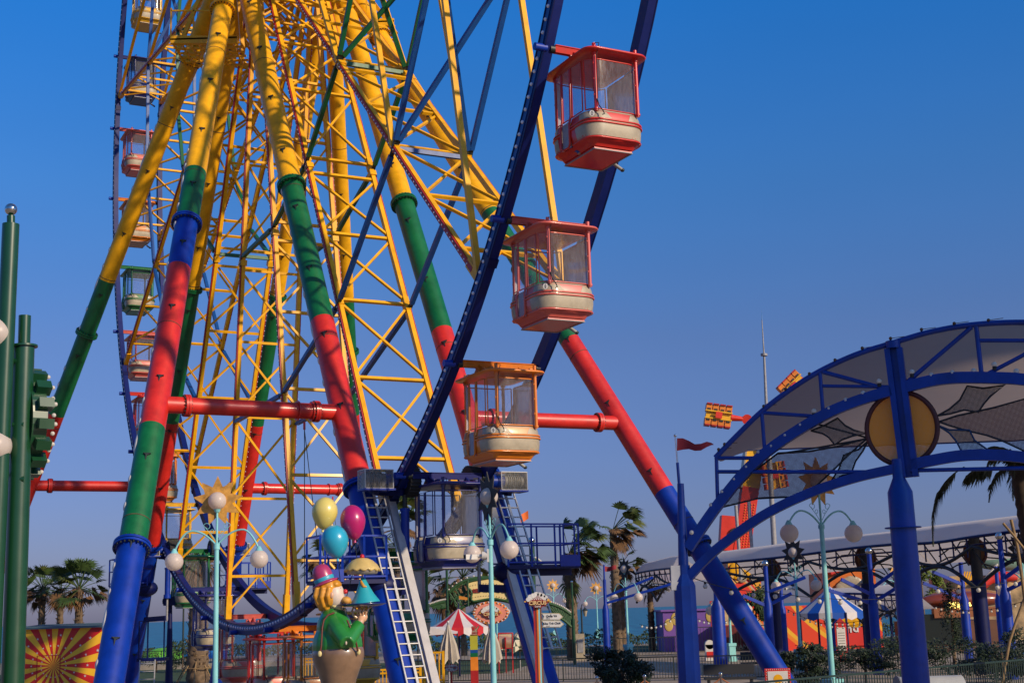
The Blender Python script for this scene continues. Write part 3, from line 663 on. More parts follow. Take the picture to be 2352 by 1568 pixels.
# seaside lanterns (black)
for x,y,y1,Y,lb in ((422,1372,1512,95,'black lantern post by the sea fence, left of the palm with straw props'),(1335,1395,1475,150,'black lantern post by the sea, below the star lamps')):
    t=at(x,y,Y); k=Y/95; root=empty('lantern_post',(t.x,t.y,0)); tag(root,lb,'street lamp'); b=MB()
    b.cyl((t.x,t.y,0),(t.x,t.y,t.z),.06*k,DRK,n=8); b.cyl((t.x,t.y,0),(t.x,t.y,.6),.13*k,DRK,n=8); b.path([t,t+V((.05,0,.22))*k,t+V((-.2 if x<500 else .2,0,.2))*k,t+V((-.25 if x<500 else .25,0,.0))*k],.03*k,DRK,6); b.build('pole',root)
    e=t+V((-.25 if x<500 else .25,0,-.35))*k; b=MB(); b.cyl(e-UP*.22*k,e+UP*.16*k,.08*k,CREAM,.17*k,n=6); b.cyl(e+UP*.16*k,e+UP*.38*k,.21*k,DRK,.03,n=6); b.build('lantern',root)
# ------------------------------------------------------------------ left: green posts and cog
gp=empty('gate_post',(at(20,1560,20).x,20,0)); tag(gp,'tall dark green post topped by a chrome ball at the left edge','gate post')
c=at(24,530,20); c0=V((c.x-.02,c.y,0)); b=MB(); b.cyl(c0,at(25,515,20),.125,DGRN,n=32); b.cyl(at(25,515,20),at(25,496,20),.06,DGRN,n=20); b.build('post',gp)
b=MB(); b.ell(at(25,481,20),.092,CHR,32,20); b.build('ball',gp)
gq=empty('gate_post',(at(58,1560,20.3).x,20.3,0)); tag(gq,'thick dark green stepped post beside the ball topped one','gate post')
c=at(57,900,20.3); c0=V((c.x,c.y,0)); b=MB(); b.cyl(c0,at(55,795,20.3),.165,DGRN,.155,n=36); b.cyl(at(55,797,20.3),at(55,793,20.3),.20,DGRN,n=36); b.cyl(at(55,793,20.3),at(57,725,20.3),.09,DGRN,n=28); b.build('post',gq)
for y in (830,975,1100):
    b=MB(); b.cyl(at(30,y,20.2),at(56,y,20.2),.05,DGRN,n=12); b.build('link_pipe',gq)
cg=empty('cog_sign',at(72,1100,20.4)); tag(cg,'green toothed cog wheel with white bulbs mounted on the green posts','cog wheel')
cc=at(41,972,20.75); ax=V((.79,.595,0)).normalized(); tx=V((-.595,.79,0)).normalized()
b=MB(); Rr_=.72
b.prism([cc+tx*(Rr_*math.cos(i*PI/24))+UP*(Rr_*math.sin(i*PI/24)) for i in range(48)],DGRN,ax*.22)
rim=b.build('disc',cg)
for i in range(16):
    a=2*PI*(i+.3)/16; e=cc+(tx*math.cos(a)+UP*math.sin(a))*(Rr_+.0); o=tx*math.cos(a)+UP*math.sin(a); b=MB(); b.bar(e-o*.05+ax*.17,e+o*.13+ax*.17,.15,.22,DGRN,up=ax); b.build('tooth',cg)
    a2=a+.02
    for j,ro in enumerate((.06,-.02)):
        b=MB(); a3=a+j*.2; e=cc+(tx*math.cos(a3)+UP*math.sin(a3))*(Rr_+ro)+ax*.315; b.ell(e,.033,BULB,12,8); b.build('bulb',cg)
b=MB(); b.prism([cc+ax*-.02+tx*(.5*math.cos(i*PI/12))+UP*(.5*math.sin(i*PI/12)) for i in range(24)],GOLD,ax*-.03); b.build('face',cg)
# ------------------------------------------------------------------ sunburst booth
BY=44.0
bo=empty('booth',at(145,1568,BY)); tag(bo,'booth painted with a red and yellow sunburst and white stars, blue grey metal roof','booth')
sb=bpy.data.materials.new('sunburst_paint'); sb.use_nodes=True; nt=sb.node_tree; B_=nt.nodes['Principled BSDF']; B_.inputs['Roughness'].default_value=.5
g=nt.nodes.new('ShaderNodeNewGeometry'); sx_=nt.nodes.new('ShaderNodeSeparateXYZ'); nt.links.new(g.outputs['Position'],sx_.inputs[0])
cen=at(123,1528,BY)
def mth(op,a,bb=None):
    n=nt.nodes.new('ShaderNodeMath'); n.operation=op
    for i,v in enumerate((a,bb)):
        if v is None: continue
        if isinstance(v,(int,float)): n.inputs[i].default_value=v
        else: nt.links.new(v,n.inputs[i])
    return n.outputs[0]
an=mth('ARCTAN2',mth('SUBTRACT',sx_.outputs[2],cen.z),mth('SUBTRACT',sx_.outputs[0],cen.x))
st=mth('LESS_THAN',mth('FRACT',mth('ADD',mth('MULTIPLY',an,18/(2*PI)),.28)),.5)
mx=nt.nodes.new('ShaderNodeMix'); mx.data_type='RGBA'; nt.links.new(st,mx.inputs[0]); mx.inputs[6].default_value=(.85,.47,.02,1); mx.inputs[7].default_value=(.55,.012,.012,1); nt.links.new(mx.outputs[2],B_.inputs['Base Color'])
p0=at(30,1445,BY); p1=at(237,1443,BY); b=MB(); zt=p0.z
zb_=0.0; b.box(((p0.x+p1.x)/2,BY+1.3,zt/2),(p1.x-p0.x,2.6,zt),sb); wall=b.build('wall',bo)
random.seed(3)
for i in range(18):
    a=(i+.25-.28)*2*PI/18+ .0
    for r_ in (.35,.62,.95,1.3):
        x=cen.x+r_*math.cos(a)*1.12; z=cen.z+r_*math.sin(a)
        if p0.x+.05<x<p1.x-.05 and .3<z<zt-.04:
            b=MB(); s_=.018+.028*r_; b.prism(star_poly(V((x,BY-.004,z)),V((1,0,0)),UP,s_,s_*.42,5),WHT,(0,-.004,0)); b.build('painted_star',wall)
b=MB(); dx=at(86,1505,BY); ex=at(137,1560,BY)
for xx in (dx.x,ex.x): b.box((xx,BY-.008,dx.z/2),(.02,.012,dx.z),REDT)
b.box(((dx.x+ex.x)/2,BY-.008,dx.z),(ex.x-dx.x,.012,.02),REDT); b.build('door_outline',bo)
RF=mat('metal_roof',(.06,.12,.15),.5,metal=.3)
b=MB(); n=46
for i in range(n):
    x=p0.x-.1+(p1.x-p0.x+.2)*i/n; b.add([(x,BY-.16,zt+.0),(x+.03,BY-.16,zt+.035),(x+.06,BY-.16,zt),(x,BY+2.8,zt+.10),(x+.03,BY+2.8,zt+.135),(x+.06,BY+2.8,zt+.10)],[(0,1,4,3),(1,2,5,4)],RF)
b.box(((p0.x+p1.x)/2,BY+1.32,zt+.03),(p1.x-p0.x+.2,2.9,.03),RF); b.bar((p0.x-.1,BY-.17,zt+.02),(p1.x+.1,BY-.17,zt+.02),.03,.06,RF); b.build('roof',bo)
# ------------------------------------------------------------------ palms
LEAF=mat('palm_green',(.045,.085,.014),.6,var=.45,scale=2.2); LEAF2=mat('palm_yellow_green',(.10,.12,.02),.6,var=.4,scale=2); DEAD=mat('palm_dead_fronds',(.17,.085,.03),.8,var=.4,scale=3); TRK=mat('palm_trunk',(.17,.115,.07),.9,var=.4,scale=4,bump=.5)
def trunk(root,c,H,r,m=TRK,lean=0):
    b=MB(); n=int(H/.22)+2; pts=[];rs=[]
    for i in range(n):
        t=i/(n-1); pts.append(c+UP*(H*t)+V((lean*t*t,0,0))); rs.append(r*(1.25-.35*t)*(1+.10*(i%2)+random.uniform(-.05,.05)))
    b.path(pts,0,m,9,rs)
    for i in range(3,n):
        for k in range(5):
            a=random.uniform(0,2*PI); e=pts[i]+V((math.cos(a),math.sin(a),0))*rs[i]; b.bar(e,e+V((math.cos(a)*.08,math.sin(a)*.08,.13)),.05,.02,m)
    b.build('trunk',root); return pts[-1]
def fan_palm(x,y,yb,Y,label,s=1.0,wind=0.,nl=20,dead=14,tr=.17,grp='palms in front of the sea',lean=0):
    top=at(x,y,Y); base=V((top.x-lean,top.y,0)); root=empty('palm_tree',base); tag(root,label,'palm tree',grp)
    tp=trunk(root,base,top.z,tr,lean=lean)
    b=MB()
    for i in range(nl+dead):
        dd=i>=nl; a=random.uniform(0,2*PI); el=random.uniform(-.55,1.4) if not dd else random.uniform(-1.35,-.05)
        L=s*random.uniform(.75,1.1)*(1 if not dd else random.uniform(.35,.8)); s0=s if not dd else s*random.uniform(.5,.85); d=V((math.cos(a)*math.cos(el)+wind,math.sin(a)*math.cos(el),math.sin(el))).normalized()
        e=tp+d*L; b.path([tp,tp+d*L*.5+UP*.03,e],.014*s+.006,LEAF if not dd else DEAD,4)
        # fan blades
        sdv=d.cross(UP); 
        if sdv.length<.1: sdv=V((1,0,0))
        sdv.normalize(); sdv=(sdv+V((random.uniform(-.5,.5),random.uniform(-.5,.5),random.uniform(-.8,.8)))).normalized(); sdv=(sdv-d*sdv.dot(d)).normalized(); nrm=sdv.cross(d); Lf=s0*random.uniform(.6,.85); m=LEAF if not dd else DEAD
        if not dd and random.random()<.3: m=LEAF2
        if not dd and el<-.1 and random.random()<.55: m=DEAD
        for k in range(15):
            f=(k-7)/7*1.45; q=(d*math.cos(f)+sdv*math.sin(f)); q=(q+nrm*.18*abs(math.sin(f))+V((wind*.6,0,0))).normalized()
            l=Lf*(1-.22*abs(k-7)/7)*random.uniform(.85,1.1); w=.045*s; tip=e+q*l-UP*(l*l*(.30 if not dd else .55))
            mid=e+q*(l*.55)-UP*(l*.02); ws=q.cross(nrm).normalized()*w
            b.add([e,mid-ws,mid+ws,tip],[(0,1,2),(1,3,2)],m)
    b.build('crown',root); return root
random.seed(11)
fan_palm(98,1352,1440,78,'leftmost palm with drooping brown fronds above the sunburst booth',s=1.0,nl=26,dead=14)
fan_palm(140,1362,1440,82,'middle palm behind the booth, mostly brown hanging fronds',s=.95,nl=18,dead=20)
fan_palm(183,1352,1440,76,'greenest palm behind the booth, next to the nearest blue leg',s=1.25,nl=36,dead=9,tr=.2)
fan_palm(745,1290,1440,95,'palm with brown fronds behind the blue platform and the clown',s=1.5,nl=8,dead=40,tr=.2)
fan_palm(910,1215,1440,75,'green palm behind the ladder of the near blue leg',s=1.5,wind=.5,nl=16,dead=10)
fan_palm(1062,1325,1440,100,'bright green fan palm above the yellow arch sign',s=1.7,nl=22,dead=6)
fan_palm(1020,1350,1440,104,'dull windblown palm left of the arch sign',s=1.7,wind=.2,nl=10,dead=26)
fan_palm(1308,1270,1520,85,'big windblown palm right of the white ladder, rough trunk down to the hedge',s=1.7,wind=.9,nl=34,dead=26,tr=.30)
fan_palm(1408,1215,1480,92,'tallest palm bent by the wind above the sea',s=1.45,wind=.8,nl=18,dead=24,tr=.26)
fan_palm(1425,1300,1480,96,'lower windblown palm beside the tallest one',s=1.2,wind=.6,nl=10,dead=20)
fan_palm(1492,1345,1480,100,'small slim palm left of the blue pavilion column',s=1.1,wind=.6,nl=12,dead=12,tr=.2)
fan_palm(1115,1405,1480,125,'thin trunked palm behind the round pink sign',s=1.0,nl=8,dead=10,tr=.2)
# trunk of a big palm propped with poles behind the blue gondola
tp=at(457,1300,70); root=empty('palm_tree',(tp.x,tp.y,0)); tag(root,'thick palm trunk held up by crossed bamboo props behind the navy gondola','palm tree','palms in front of the sea')
trunk(root,V((tp.x,tp.y,0)),tp.z,.42); BAM=mat('bamboo_pole',(.28,.18,.08),.7,var=.3,scale=5)
b=MB()
for i in range(60):
    a=random.uniform(0,2*PI); el=random.uniform(-1.2,1.1); d=V((math.cos(a)*math.cos(el),math.sin(a)*math.cos(el),math.sin(el))); e=V((tp.x,tp.y,tp.z))
    for k in range(9):
        q=(d+V((random.uniform(-.4,.4),random.uniform(-.4,.4),random.uniform(-.4,.4)))).normalized(); l=random.uniform(.8,1.6); b.add([e,e+q*l*.6+UP*.03-V((.03,0,0)),e+q*l*.6+V((.03,0,0)),e+q*l-UP*.4*l],[(0,1,2),(1,3,2)],DEAD if el<.3 else LEAF)
b.build('crown',root)
for i in range(7):
    a=i*PI*2/7+.3; q=V((tp.x+1.1*math.cos(a),tp.y+1.1*math.sin(a),0)); h=1.9+.4*(i%2); b=MB(); b.cyl(q,V((tp.x,tp.y,h))+V((-.25*math.cos(a),-.25*math.sin(a),0)),.035,BAM,n=6); b.build('prop',root)
b=MB()
for z in (.7,1.3): b.path([V((tp.x+(1.1*(1-z/2.4))*math.cos(a_),tp.y+(1.1*(1-z/2.4))*math.sin(a_),z)) for a_ in [i*PI/4 for i in range(9)]],.025,BAM,5)
b.build('prop_tie',root)
# feather palm on the right, mostly above and behind the pavilion
random.seed(5)
def feather(b,o,d,L,droop,m,w=.55,n=42):
    prev=o; pts=[o]; v=d.copy()
    for i in range(14): v=(v-UP*droop*(i+1)/14).normalized(); prev=prev+v*(L/14); pts.append(prev)
    b.path(pts,.02,m,5)
    for i in range(n):
        t=.12+.86*i/n; k=t*14; j=min(13,int(k)); p=pts[j].lerp(pts[j+1],k-j); dv=(pts[j+1]-pts[j]).normalized(); s_=dv.cross(UP)
        if s_.length<.05: s_=V((1,0,0))
        s_.normalize()
        for sg in (-1,1):
            l=w*math.sin(PI*min(1,t*.8+.2))*random.uniform(.7,1.1); q=(s_*sg*.7+dv*.55-UP*random.uniform(.1,.9)).normalized(); e=p+q*l-UP*(.35*l)
            ww=dv*.022; b.add([p-ww,p+ww,p+q*l*.6+ww,e],[(0,1,2,3)],m)
pr=at(2335,1060,40); root=empty('palm_tree',(pr.x+.3,pr.y,0)); tag(root,'dark coconut palm at the right edge, behind the pavilion truss','palm tree')
DL=mat('dark_palm_leaf',(.035,.045,.015),.7,var=.4,scale=2); DT=mat('dark_palm_trunk',(.05,.035,.025),.9,var=.4,scale=4,bump=.5)
c0=V((pr.x+.3,pr.y,0)); b=MB(); pts=[];rs=[]
for i in range(46):
    t=i/45; pts.append(c0+UP*(t*(pr.z))+V((-.3*t*t,0,0))); rs.append(.26*(1.15-.35*t)*(1+.14*(i%2)))
b.path(pts,0,DT,10,rs); b.build('trunk',root); b=MB(); tp=pts[-1]
for i in range(15):
    a=random.uniform(0,2*PI); el=random.uniform(-.5,.9); feather(b,tp,V((math.cos(a)*math.cos(el),math.sin(a)*math.cos(el),math.sin(el))),random.uniform(1.2,1.9),.30,DL,w=.36)
feather(b,at(2290,1078,39),V((-.75,-.1,.15)),1.2,.2,DL); 
feather(b,at(2215,1072,38.5),V((-.72,-.05,-.35)),2.6,.55,DL,w=.42,n=64)
b.build('crown',root)
# ------------------------------------------------------------------ shrubs and hedges
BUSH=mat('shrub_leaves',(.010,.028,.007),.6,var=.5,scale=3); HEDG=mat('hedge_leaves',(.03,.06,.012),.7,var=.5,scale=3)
def shrub(x,y,Y,rx,ry,rz,label,m=BUSH,n=900,grp='shrubs behind the fence',ls=.06,name='shrub',cat='shrub'):
    c=at(x,y,Y); b=MB(); lumps=[(V((random.uniform(-rx,rx)*.85,random.uniform(-ry,ry)*.8,random.uniform(-.9,.75)*rz)),random.uniform(.18,.48)) for _ in range(20)]
    for i in range(n):
        o,s_=random.choice(lumps); d=V((random.gauss(0,1),random.gauss(0,1),random.gauss(0,1))).normalized()*random.uniform(.6,1.05); p=c+o+V((d.x*rx*s_,d.y*ry*s_,d.z*rz*s_))
        if p.z<0.03: p.z=random.uniform(.03,.3)
        a=V((random.gauss(0,1),random.gauss(0,1),random.gauss(0,1))).normalized(); q=a.orthogonal().normalized(); l=random.uniform(.6,1.3)*ls
        b.add([p-a*l,p+q*l*.45,p+a*l,p-q*l*.45],[(0,1,2,3)],m)
    b.path([V((c.x,c.y,0)),c],.05,TRK,5)
    return tag(b.build(name),label,cat,grp)
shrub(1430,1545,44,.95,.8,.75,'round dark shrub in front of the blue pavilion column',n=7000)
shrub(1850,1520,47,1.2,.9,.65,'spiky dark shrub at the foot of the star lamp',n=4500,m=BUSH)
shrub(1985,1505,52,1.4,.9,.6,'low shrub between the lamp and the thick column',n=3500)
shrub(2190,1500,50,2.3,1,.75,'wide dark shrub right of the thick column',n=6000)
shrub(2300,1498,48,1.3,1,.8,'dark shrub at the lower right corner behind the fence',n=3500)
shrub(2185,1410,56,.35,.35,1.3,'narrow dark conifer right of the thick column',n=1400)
shrub(1735,1385,85,.7,.7,1.0,'leafy small tree left of the striped blue tent',n=1200,m=HEDG,ls=.14)
shrub(2115,1315,95,2.0,1.5,2.2,'sunlit green tree behind the long canopy, right of the thick column',n=3000,m=mat('bright_tree_leaves',(.12,.17,.015),.6,var=.4,scale=2),ls=.16,name='tree',cat='tree')
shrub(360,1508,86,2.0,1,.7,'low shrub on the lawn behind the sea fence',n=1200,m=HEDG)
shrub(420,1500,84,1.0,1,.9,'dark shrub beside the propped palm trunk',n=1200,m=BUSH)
b=MB(); random.seed(8)
for i in range(9000):
    t=random.random(); x=-40+110*t; p=V((x,random.uniform(112,114.5),random.uniform(0,1)**.6*(1.0+.25*math.sin(x*1.3)+.2*math.sin(x*3.1)))); a=V((random.gauss(0,1),random.gauss(0,1),random.gauss(0,1))).normalized(); q=a.orthogonal().normalized(); b.add([p-a*.16,p+q*.08,p+a*.16,p-q*.08],[(0,1,2,3)],HEDG)
tag(b.build('hedge'),kind='stuff')
# ------------------------------------------------------------------ right pavilion
PA=at(1575,1400,31.5); PB=at(2090,1400,29.5); PD=V((PB.x-PA.x,PB.y-PA.y,0)).normalized(); PNn=V((-PD.y,PD.x,0))  # PNn points away
def pl(x,y,off=0):
    d=CF+CR*((x-1176)/F)-CU*((y-784)/F); P0=PA+PNn*off; t=(P0-EYE).dot(PNn)/d.dot(PNn); return EYE+d*t
def pz(a,b,off=0): return pl(*z5(a,b),off)
pav=empty('pavilion',(PB.x,PB.y,0)); tag(pav,'near blue arched pavilion with grey fabric roof, round yellow disc and thick columns','pavilion')
def curve(pts,n=40):
    # Catmull-Rom
    P=[V(p) for p in pts]; P=[P[0]*2-P[1]]+P+[P[-1]*2-P[-2]]; out=[]
    for i in range(1,len(P)-2):
        for k in range(n//(len(P)-3)+1):
            t=k/(n//(len(P)-3)+1); a,b_,c,d=P[i-1],P[i],P[i+1],P[i+2]
            out.append(.5*((2*b_)+(c-a)*t+(2*a-5*b_+4*c-d)*t*t+(3*b_-a-3*c+d)*t**3))
    out.append(P[-2]); return out
TOPA=curve([pz(278,1225),pz(430,1070),pz(590,915),pz(780,770),pz(980,645),pz(1220,535),pz(1450,462),pz(1720,383),pz(2000,335),pz(2352,318),pz(2700,345),pz(3000,410)],60)
MIDG=[pl(*z8(95,660)),pl(*z8(215,480)),pz(330,1500),pz(500,1300),pz(700,1130),pz(1000,945),pz(1220,850),pz(1460,775)]
MIDG=curve(MIDG,40); MIDR=curve([pz(1560,750),pz(1740,708),pz(1900,690),pz(2120,690),pz(2352,702),pz(2700,760)],24)
LOWG=curve([pl(*z8(90,860)),pl(*z8(200,745)),pl(*z8(330,630)),pl(*z8(600,438)),pl(*z8(900,292)),pl(*z8(1200,190)),pl(*z8(1480,125))],40)
LOWR=curve([pl(*z8(1600,95)),pl(*z8(1900,40)),pl(*z8(2120,32)),pl(*z8(2352,48)),pl(*z8(2700,110))],24)
def bars(pts,w,h,nm,m=PBLU):
    b=MB(); 
    vs=[];fs=[]
    for i,p in enumerate(pts):
        d=(pts[min(i+1,len(pts)-1)]-pts[max(i-1,0)]).normalized(); n=d.cross(PNn).normalized()
        for s,t in ((-1,-1),(1,-1),(1,1),(-1,1)): vs.append(p+n*(s*h/2)+PNn*(t*w/2))
    for i in range(len(pts)-1):
        for k in range(4): fs.append((i*4+k,i*4+(k+1)%4,i*4+4+(k+1)%4,i*4+4+k))
    b.add(vs,fs,m); return b.build(nm,pav)
b=MB(); b.path(TOPA,.062,PBLU,10); b.build('top_arch',pav)
bars(MIDG,.16,.23,'arch_girder'); bars(MIDR,.16,.24,'arch_girder'); bars(LOWG,.16,.20,'arch_girder'); bars(LOWR,.16,.23,'arch_girder')
def tb(p,q,r,nm='brace_tube'):
    b=MB(); b.cyl(p,q,r,PBLU,n=10); return b.build(nm,pav)
for a,c,r in (((285,1230),(293,1510),.045),((590,920),(612,1215),.045),((980,645),(1003,940),.045),((2030,340),(2068,680),.05),
  ((600,925),(980,950),.045),((1000,650),(1430,765),.05),((1560,725),(2000,350),.05),((2090,672),(2352,535),.045),((2352,535),(2600,400),.05),((2050,440),(2500,440),.045),((1000,745),(1450,750),.04),((275,1228),(600,1228),.045),((290,1320),(1460,1322),.045),((1590,1312),(2600,1290),.045),((2600,370),(2630,720),.05)):
    tb(pz(*a),pz(*c),r)
# columns
def column(root,base_x,base_y,ytop,ycone,w0,w1,mm,Yp=None,tip=None):
    pass
def col_at(P,z0,prof,nm,n=8,root=pav,m=PBLU):
    b=MB(); b.lathe([(r,z) for r,z in prof],V((P.x,P.y,0)),m,n=n,R=Matrix.Rotation(PI/8,3,'Z'),sm=n>10); return b.build(nm,root)
pm=.00936
cz=lambda x,y: pl(x,y).z
zt=cz(2050,785); zc0=cz(2087,1095); zc1=cz(2090,1128); zcl=cz(2095,1210)
col_at(PB,0,[(.29,0),(.27,zcl),(.262,zc1),(.13,zc0),(.12,zc0+.4)],'column',n=32)
b=MB(); b.lathe([(.27,zcl-.015),(.38,zcl-.012),(.38,zcl+.012),(.27,zcl+.02)],V((PB.x,PB.y,0)),PBLU,32); b.build('collar',pav)
Pm=pl(2052,800)
b=MB(); 
for s in (-.13,.13): b.bar(pl(2090,1095)+PD*s,Pm+PD*s,.12,.16,PBLU,up=PNn)
b.bar(pl(2090,1095)+PNn*.06,Pm+PNn*.06,.2,.08,PBLU,up=PNn); b.cyl(Pm+UP*.0,Pm+UP*.16,.16,PBLU,n=16); b.build('mast_head',pav)
QA=V((PA.x,PA.y,0)); zA1=cz(1572,1345); zA0=cz(1570,1318)
col_at(QA,0,[(.265,0),(.255,zA1),(.15,zA0),(.15,zA0+.2)],'column',n=8)
b=MB(); t1=pl(1560,1105); b.cyl(V((QA.x,QA.y,zA0)),pl(1563,1110),.12,PBLU,.075,n=20); b.bar(V((QA.x,QA.y,zA0))+PD*.1,pl(1590,1150)+PD*.0,.0001,.0001,PBLU); b.build('post_shaft',pav)
b=MB(); b.cyl(pl(1560,1112),pl(1556,1062),.035,PBLU,n=10); b.cyl(pl(1556,1062),pl(1551,1004),.018,CHR,n=8); b.ell(pl(1550.5,1000),.035,CHR); b.build('flagpole',pav)
b=MB(); b.box(pl(1556,1320)+PNn*-.12,(.22,.12,.42),WHT); b.box(pl(1561,1345)-PNn*.14,(.30,.12,.18),WHT); b.build('junction_box',pav)
# flag
FM=mat('dark_red_flag',(.26,.012,.02),.7,var=.1); tf=[(20,1095,20,1180),(60,1095,60,1172),(100,1112,100,1168),(140,1135,140,1180),(180,1132,180,1178),(220,1118,220,1155),(250,1125,250,1142),(266,1136,266,1140)]
b=MB(); vs=[]
for i,(x,y,x2,y2) in enumerate(tf): o=math.sin(i*1.1)*.06; vs+=[pz(x,y,o),pz(x2,y2,o)]
n_=len(tf); b.add(vs,[(2*i,2*i+2,2*i+3,2*i+1) for i in range(n_-1)],FM,True); b.build('flag',pav)
# bulbs
for x,y in ((1598,650),(1728,672),(1870,655),(2015,643),(2152,600),(2300,645),(1378,713),(1270,793),(1155,840),(1042,895),(940,913),(850,1005),(748,1075),(655,1147),(570,1190),(488,1287),(407,1370),(327,1455),(252,1545)):
    p=pz(x,y,-.03)+UP*.0; b=MB(); b.ell(p,.058,BULB,14,10); bu=b.build('bulb',pav); b=MB(); b.cyl(p-UP*.045,p-UP*.12,.045,BLK,n=10); b.build('socket',bu)
p=pl(*z8(118,552),-.1); b=MB(); b.ell(p,.05,BULB,14,10); b.build('bulb',pav)
BRZ=mat('bronze_lamp',(.16,.07,.03),.3,metal=.8)
for x,y in ((1455,425),(1265,490),(1082,570),(910,662),(750,765),(603,880),(1663,365),(1883,325),(2113,303),(340,1135),(300,1170)):
    p=pz(x,y,-.02); b=MB(); b.ell(p,.038,BRZ,12,8); b.ell(p-UP*.03-PNn*.03,.024,BLK,8,6); b.bar(p,p+PD*.3+UP*.01,.012,.012,BRZ); b.build('top_spotlight',pav)
# fabric roof: front edge on the top arch, back edge lower and further
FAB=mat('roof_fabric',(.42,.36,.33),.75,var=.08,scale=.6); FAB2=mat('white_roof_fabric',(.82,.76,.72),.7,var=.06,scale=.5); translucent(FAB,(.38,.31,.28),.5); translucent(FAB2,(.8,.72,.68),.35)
nF=len(TOPA); b=MB(); vs=[]
back=[]
for i,p in enumerate(TOPA):
    t=i/(nF-1); x,y=proj(p); bx=1672+(x-1642)*1.0; by=1034-(x-1642)*.036; bp_=at(bx,by,36+6*t); back.append(bp_)
for i in range(nF):
    for k in range(7):
        s=k/6; q=TOPA[i].lerp(back[i],s)+UP*(.35*math.sin(PI*s)*0); q.z-= .18*math.sin(PI*s)
        if k==0: q=q+UP*.03
        vs.append(q)
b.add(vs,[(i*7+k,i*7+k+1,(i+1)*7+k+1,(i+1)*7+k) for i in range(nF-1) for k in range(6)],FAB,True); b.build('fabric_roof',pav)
b=MB(); b.path(back,.04,PBLU,6); b.build('back_tube',pav)
# perforated panels
def uvpanel(pts,m,nm,fr,off=.12,r=.022):
    P=[pz(x,y,off) for x,y in pts]; b=MB(); c=sum(P,V())/len(P)
    me=bpy.data.meshes.new(nm); org=V(pav.location); vs=[p-org for p in P]; me.from_pydata(vs,[],[tuple(range(len(P)))]); me.materials.append(m)
    uv=me.uv_layers.new(name='UV')
    for l in me.loops: q=P[l.vertex_index]-P[0]; uv.data[l.index].uv=(q.dot(PD),q.z)
    o=bpy.data.objects.new(nm,me); COL.objects.link(o); o.parent=pav
    b=MB(); b.path(P+[P[0]],r,fr,6); b.build('panel_frame',o); return o
MSH=meshmat('perforated_dark',(.022,.024,.028),40,.33); MSH2=meshmat('perforated_maroon',(.09,.03,.03),40,.32); MSHY=meshmat('perforated_yellow',(.80,.26,.004),40,.15); FRD=mat('dark_red_frame',(.07,.012,.012),.6); FRK=mat('dark_frame',(.012,.014,.02),.6)
uvpanel([(920,1045),(1010,1010),(1100,960),(1150,1010),(1210,1042),(1300,1062),(1200,1080),(1130,1105),(1080,1140),(1040,1090),(1000,1065)],MSH,'mesh_panel',FRK,.14)
uvpanel([(1300,1095),(1100,1150),(900,1185),(700,1195),(520,1330),(400,1460),(310,1562),(560,1500),(720,1492),(860,1488),(940,1430),(1080,1300),(1180,1200)],MSH2,'mesh_panel',FRK,.16)
uvpanel([(1303,1115),(1240,1170),(1140,1210),(1110,1300),(1050,1392),(1120,1350),(1190,1335),(1220,1250),(1270,1180)],MSH,'mesh_panel',FRK,.14)
uvpanel([(1770,945),(1850,900),(1920,840),(1970,745),(2080,760),(2225,738),(2130,810),(2085,860),(2045,920),(1950,905),(1860,930)],MSH,'mesh_panel',FRK,.14)
uvpanel([(1780,985),(1900,945),(2150,890),(2500,790),(2500,1210),(2352,1180),(2200,1110),(2100,1075),(1950,1040),(1850,1010)],MSH2,'mesh_panel',FRK,.16)
uvpanel([(1775,1010),(1850,1040),(1985,1040),(2020,1110),(2140,1195),(2030,1185),(1940,1200),(1900,1120),(1850,1060)],MSH,'mesh_panel',mat('blue_frame',(.0,.03,.10),.5),.14)
uvpanel([(1533+238*math.cos(i*PI/24),1030+243*math.sin(i*PI/24)) for i in range(48)],MSHY,'disc_panel',FRD,.10,.055)
for i in range(2):
    b=MB(); pts=[(700,1200),(900,1170),(1290,1100)] if i==0 else [(960,1000),(1000,1010),(1290,1090)]
    b.path([pz(*q,.18) for q in pts],.02,FRK,6); b.build('panel_strut',pav)
